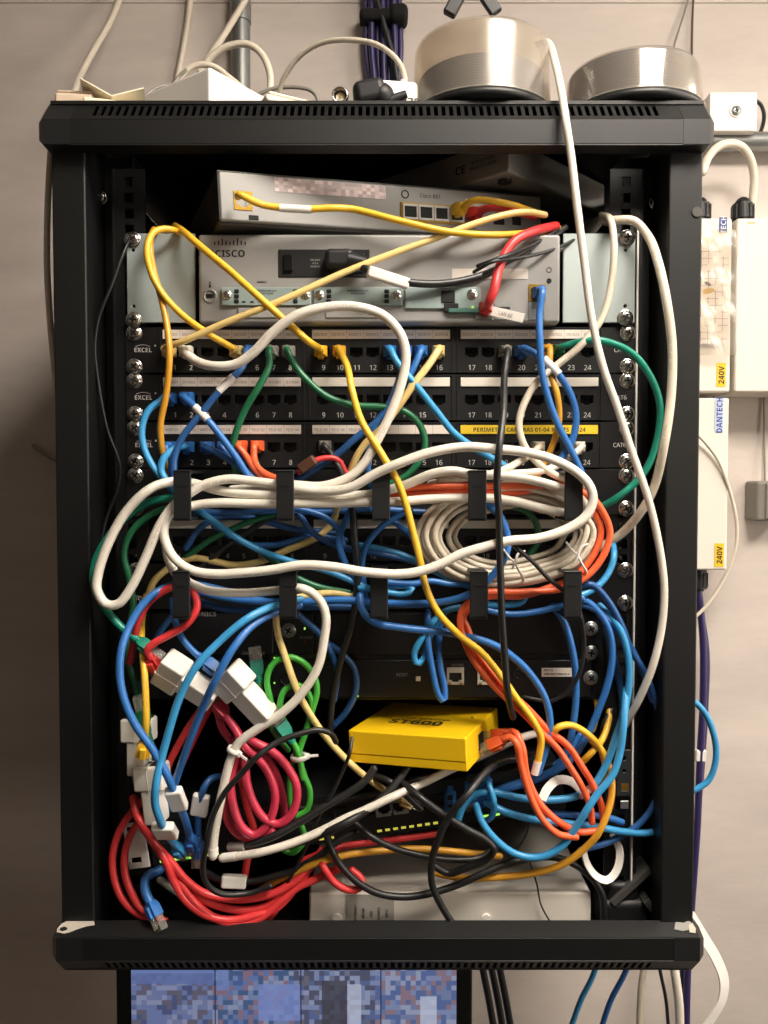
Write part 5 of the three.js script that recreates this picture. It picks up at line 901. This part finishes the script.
// mains lead and thin leads in front of the rack router
cable('black', 3.9, [[352, 262, 22], [360, 266, 32], [372, 272, 38], [400, 281], [435, 284], [470, 279], [500, 268], [525, 254], [548, 238], [565, 228, -5]], 'mains lead with white sleeve curving across the front of the rack router', { tags: [[388, 279, 40, 10, 9, '#e4ded4']], });
cable('black', 2.2, [[478, 266, 40], [500, 258, 46], [530, 246], [558, 230, 0]], 'thin black lead above the mains lead, upper one', { name: 'thin_cable' });
cable('black', 1.8, [[474, 272, 40], [492, 262, 48], [520, 258], [552, 250], [578, 238, 0]], 'thin black lead above the mains lead, lower one', { name: 'thin_cable' });
cable('black', 2, [[484, 274, 26], [505, 264, 32], [530, 252], [562, 232, -2]], 'thin black lead just above the mains lead', { name: 'thin_cable' });
{
  const p = P(340, 262, 18), t = thing('inlet_plug', 'black mains connector plugged into the rack router inlet', 'plug', V(p.x, p.y - 0.009, p.z));
  part(t, 'body', merge([rbox(0.026, 0.018, 0.02, 0.005, 0, 0.009, 0.006), cyl(0.006, 0.016, 14, 0.0045).rotateZ(-1.75).translate(0.016, 0.007, 0.012)]), M.rubber);
  const f = P(497, 311, 26), tg = thing('paper_flag', 'white folded label flag sticking out from the rack router sockets', 'label', V(f.x, f.y - 0.006, f.z));
  part(tg, 'flag', rbox(0.034, 0.0085, 0.0012, 0.0004).rotateZ(-0.28).rotateY(-0.3).translate(0.008, 0.003, 0), M.labelWhite); part(tg, 'lettering', text('LAN 02', 0.003, 0, 0, 0.0008, fontR).rotateZ(-0.28).rotateY(-0.3).translate(0.008, 0.003, 0.0003), M.printGrey);
  // blue plugs in the switch
  for (const [px, py, l] of [[450, 800, 'large blue switch plug left of the light blue curl'], [470, 790, 'blue switch plug in the middle of three'], [486, 787, 'blue switch plug right of three']]) {
    const c = P(px, py, 4), b = thing('blue_plug', l, 'plug', V(c.x, c.y - 0.012, c.z), 'blue plugs in the bottom switch');
    part(b, 'body', merge([rbox(0.0118, 0.022, 0.012, 0.004, 0, 0.012, 0), rbox(0.007, 0.03, 0.006, 0.002, 0, 0.012, 0)]), BM.blue); part(b, 'latch', rbox(0.005, 0.012, 0.003, 0.001, 0, 0.013, 0.0065), M.hole); part(b, 'number', text('07', 0.004, 0, 0.013, 0.0081), BM.blue);
  }
}

// --- white line splitters
function splitter(px, py, z, dir, roll, label, k = 1) {                // dir: image direction of the narrow end, in degrees below the horizontal
  const c = P(px, py, z), t = thing('line_splitter', label, 'splitter', c, 'white network line splitters');
  const q = new THREE.Quaternion().setFromEuler(new THREE.Euler(0, 0, -dir * Math.PI / 180)).multiply(new THREE.Quaternion().setFromEuler(new THREE.Euler(roll, 0, 0)));
  t.quaternion.copy(q);
  part(t, 'wide_body', rbox(0.024 * k, 0.031 * k, 0.023 * k, 0.0022), M.coupler);
  part(t, 'narrow_body', rbox(0.036 * k, 0.0185 * k, 0.0205 * k, 0.0018, 0.028 * k, 0, 0), M.coupler);
  for (const s of [-1, 1]) part(t, 'socket', rbox(0.001, 0.0115, 0.0125, 0.0004), M.hole, -0.0121 * k, s * 0.0072 * k, 0);
  part(t, 'seam', merge([box(0.0247 * k, 0.0006, 0.0236 * k)]), M.whiteBox);
  return t;
}
splitter(172, 672, 42, 33, 0.5, 'upper left white line splitter with the teal and red plugs');
splitter(233, 681, 46, 47, 0.5, 'upper right white line splitter above the crimson coil');
splitter(139, 729, 34, 90, 0.15, 'middle left white line splitter beside the vertical yellow cable', 0.9);
splitter(152, 776, 40, 84, 0.15, 'lowest white line splitter above the red bunch, with yellow plug', 0.92);

renderer.render(scene, camera);
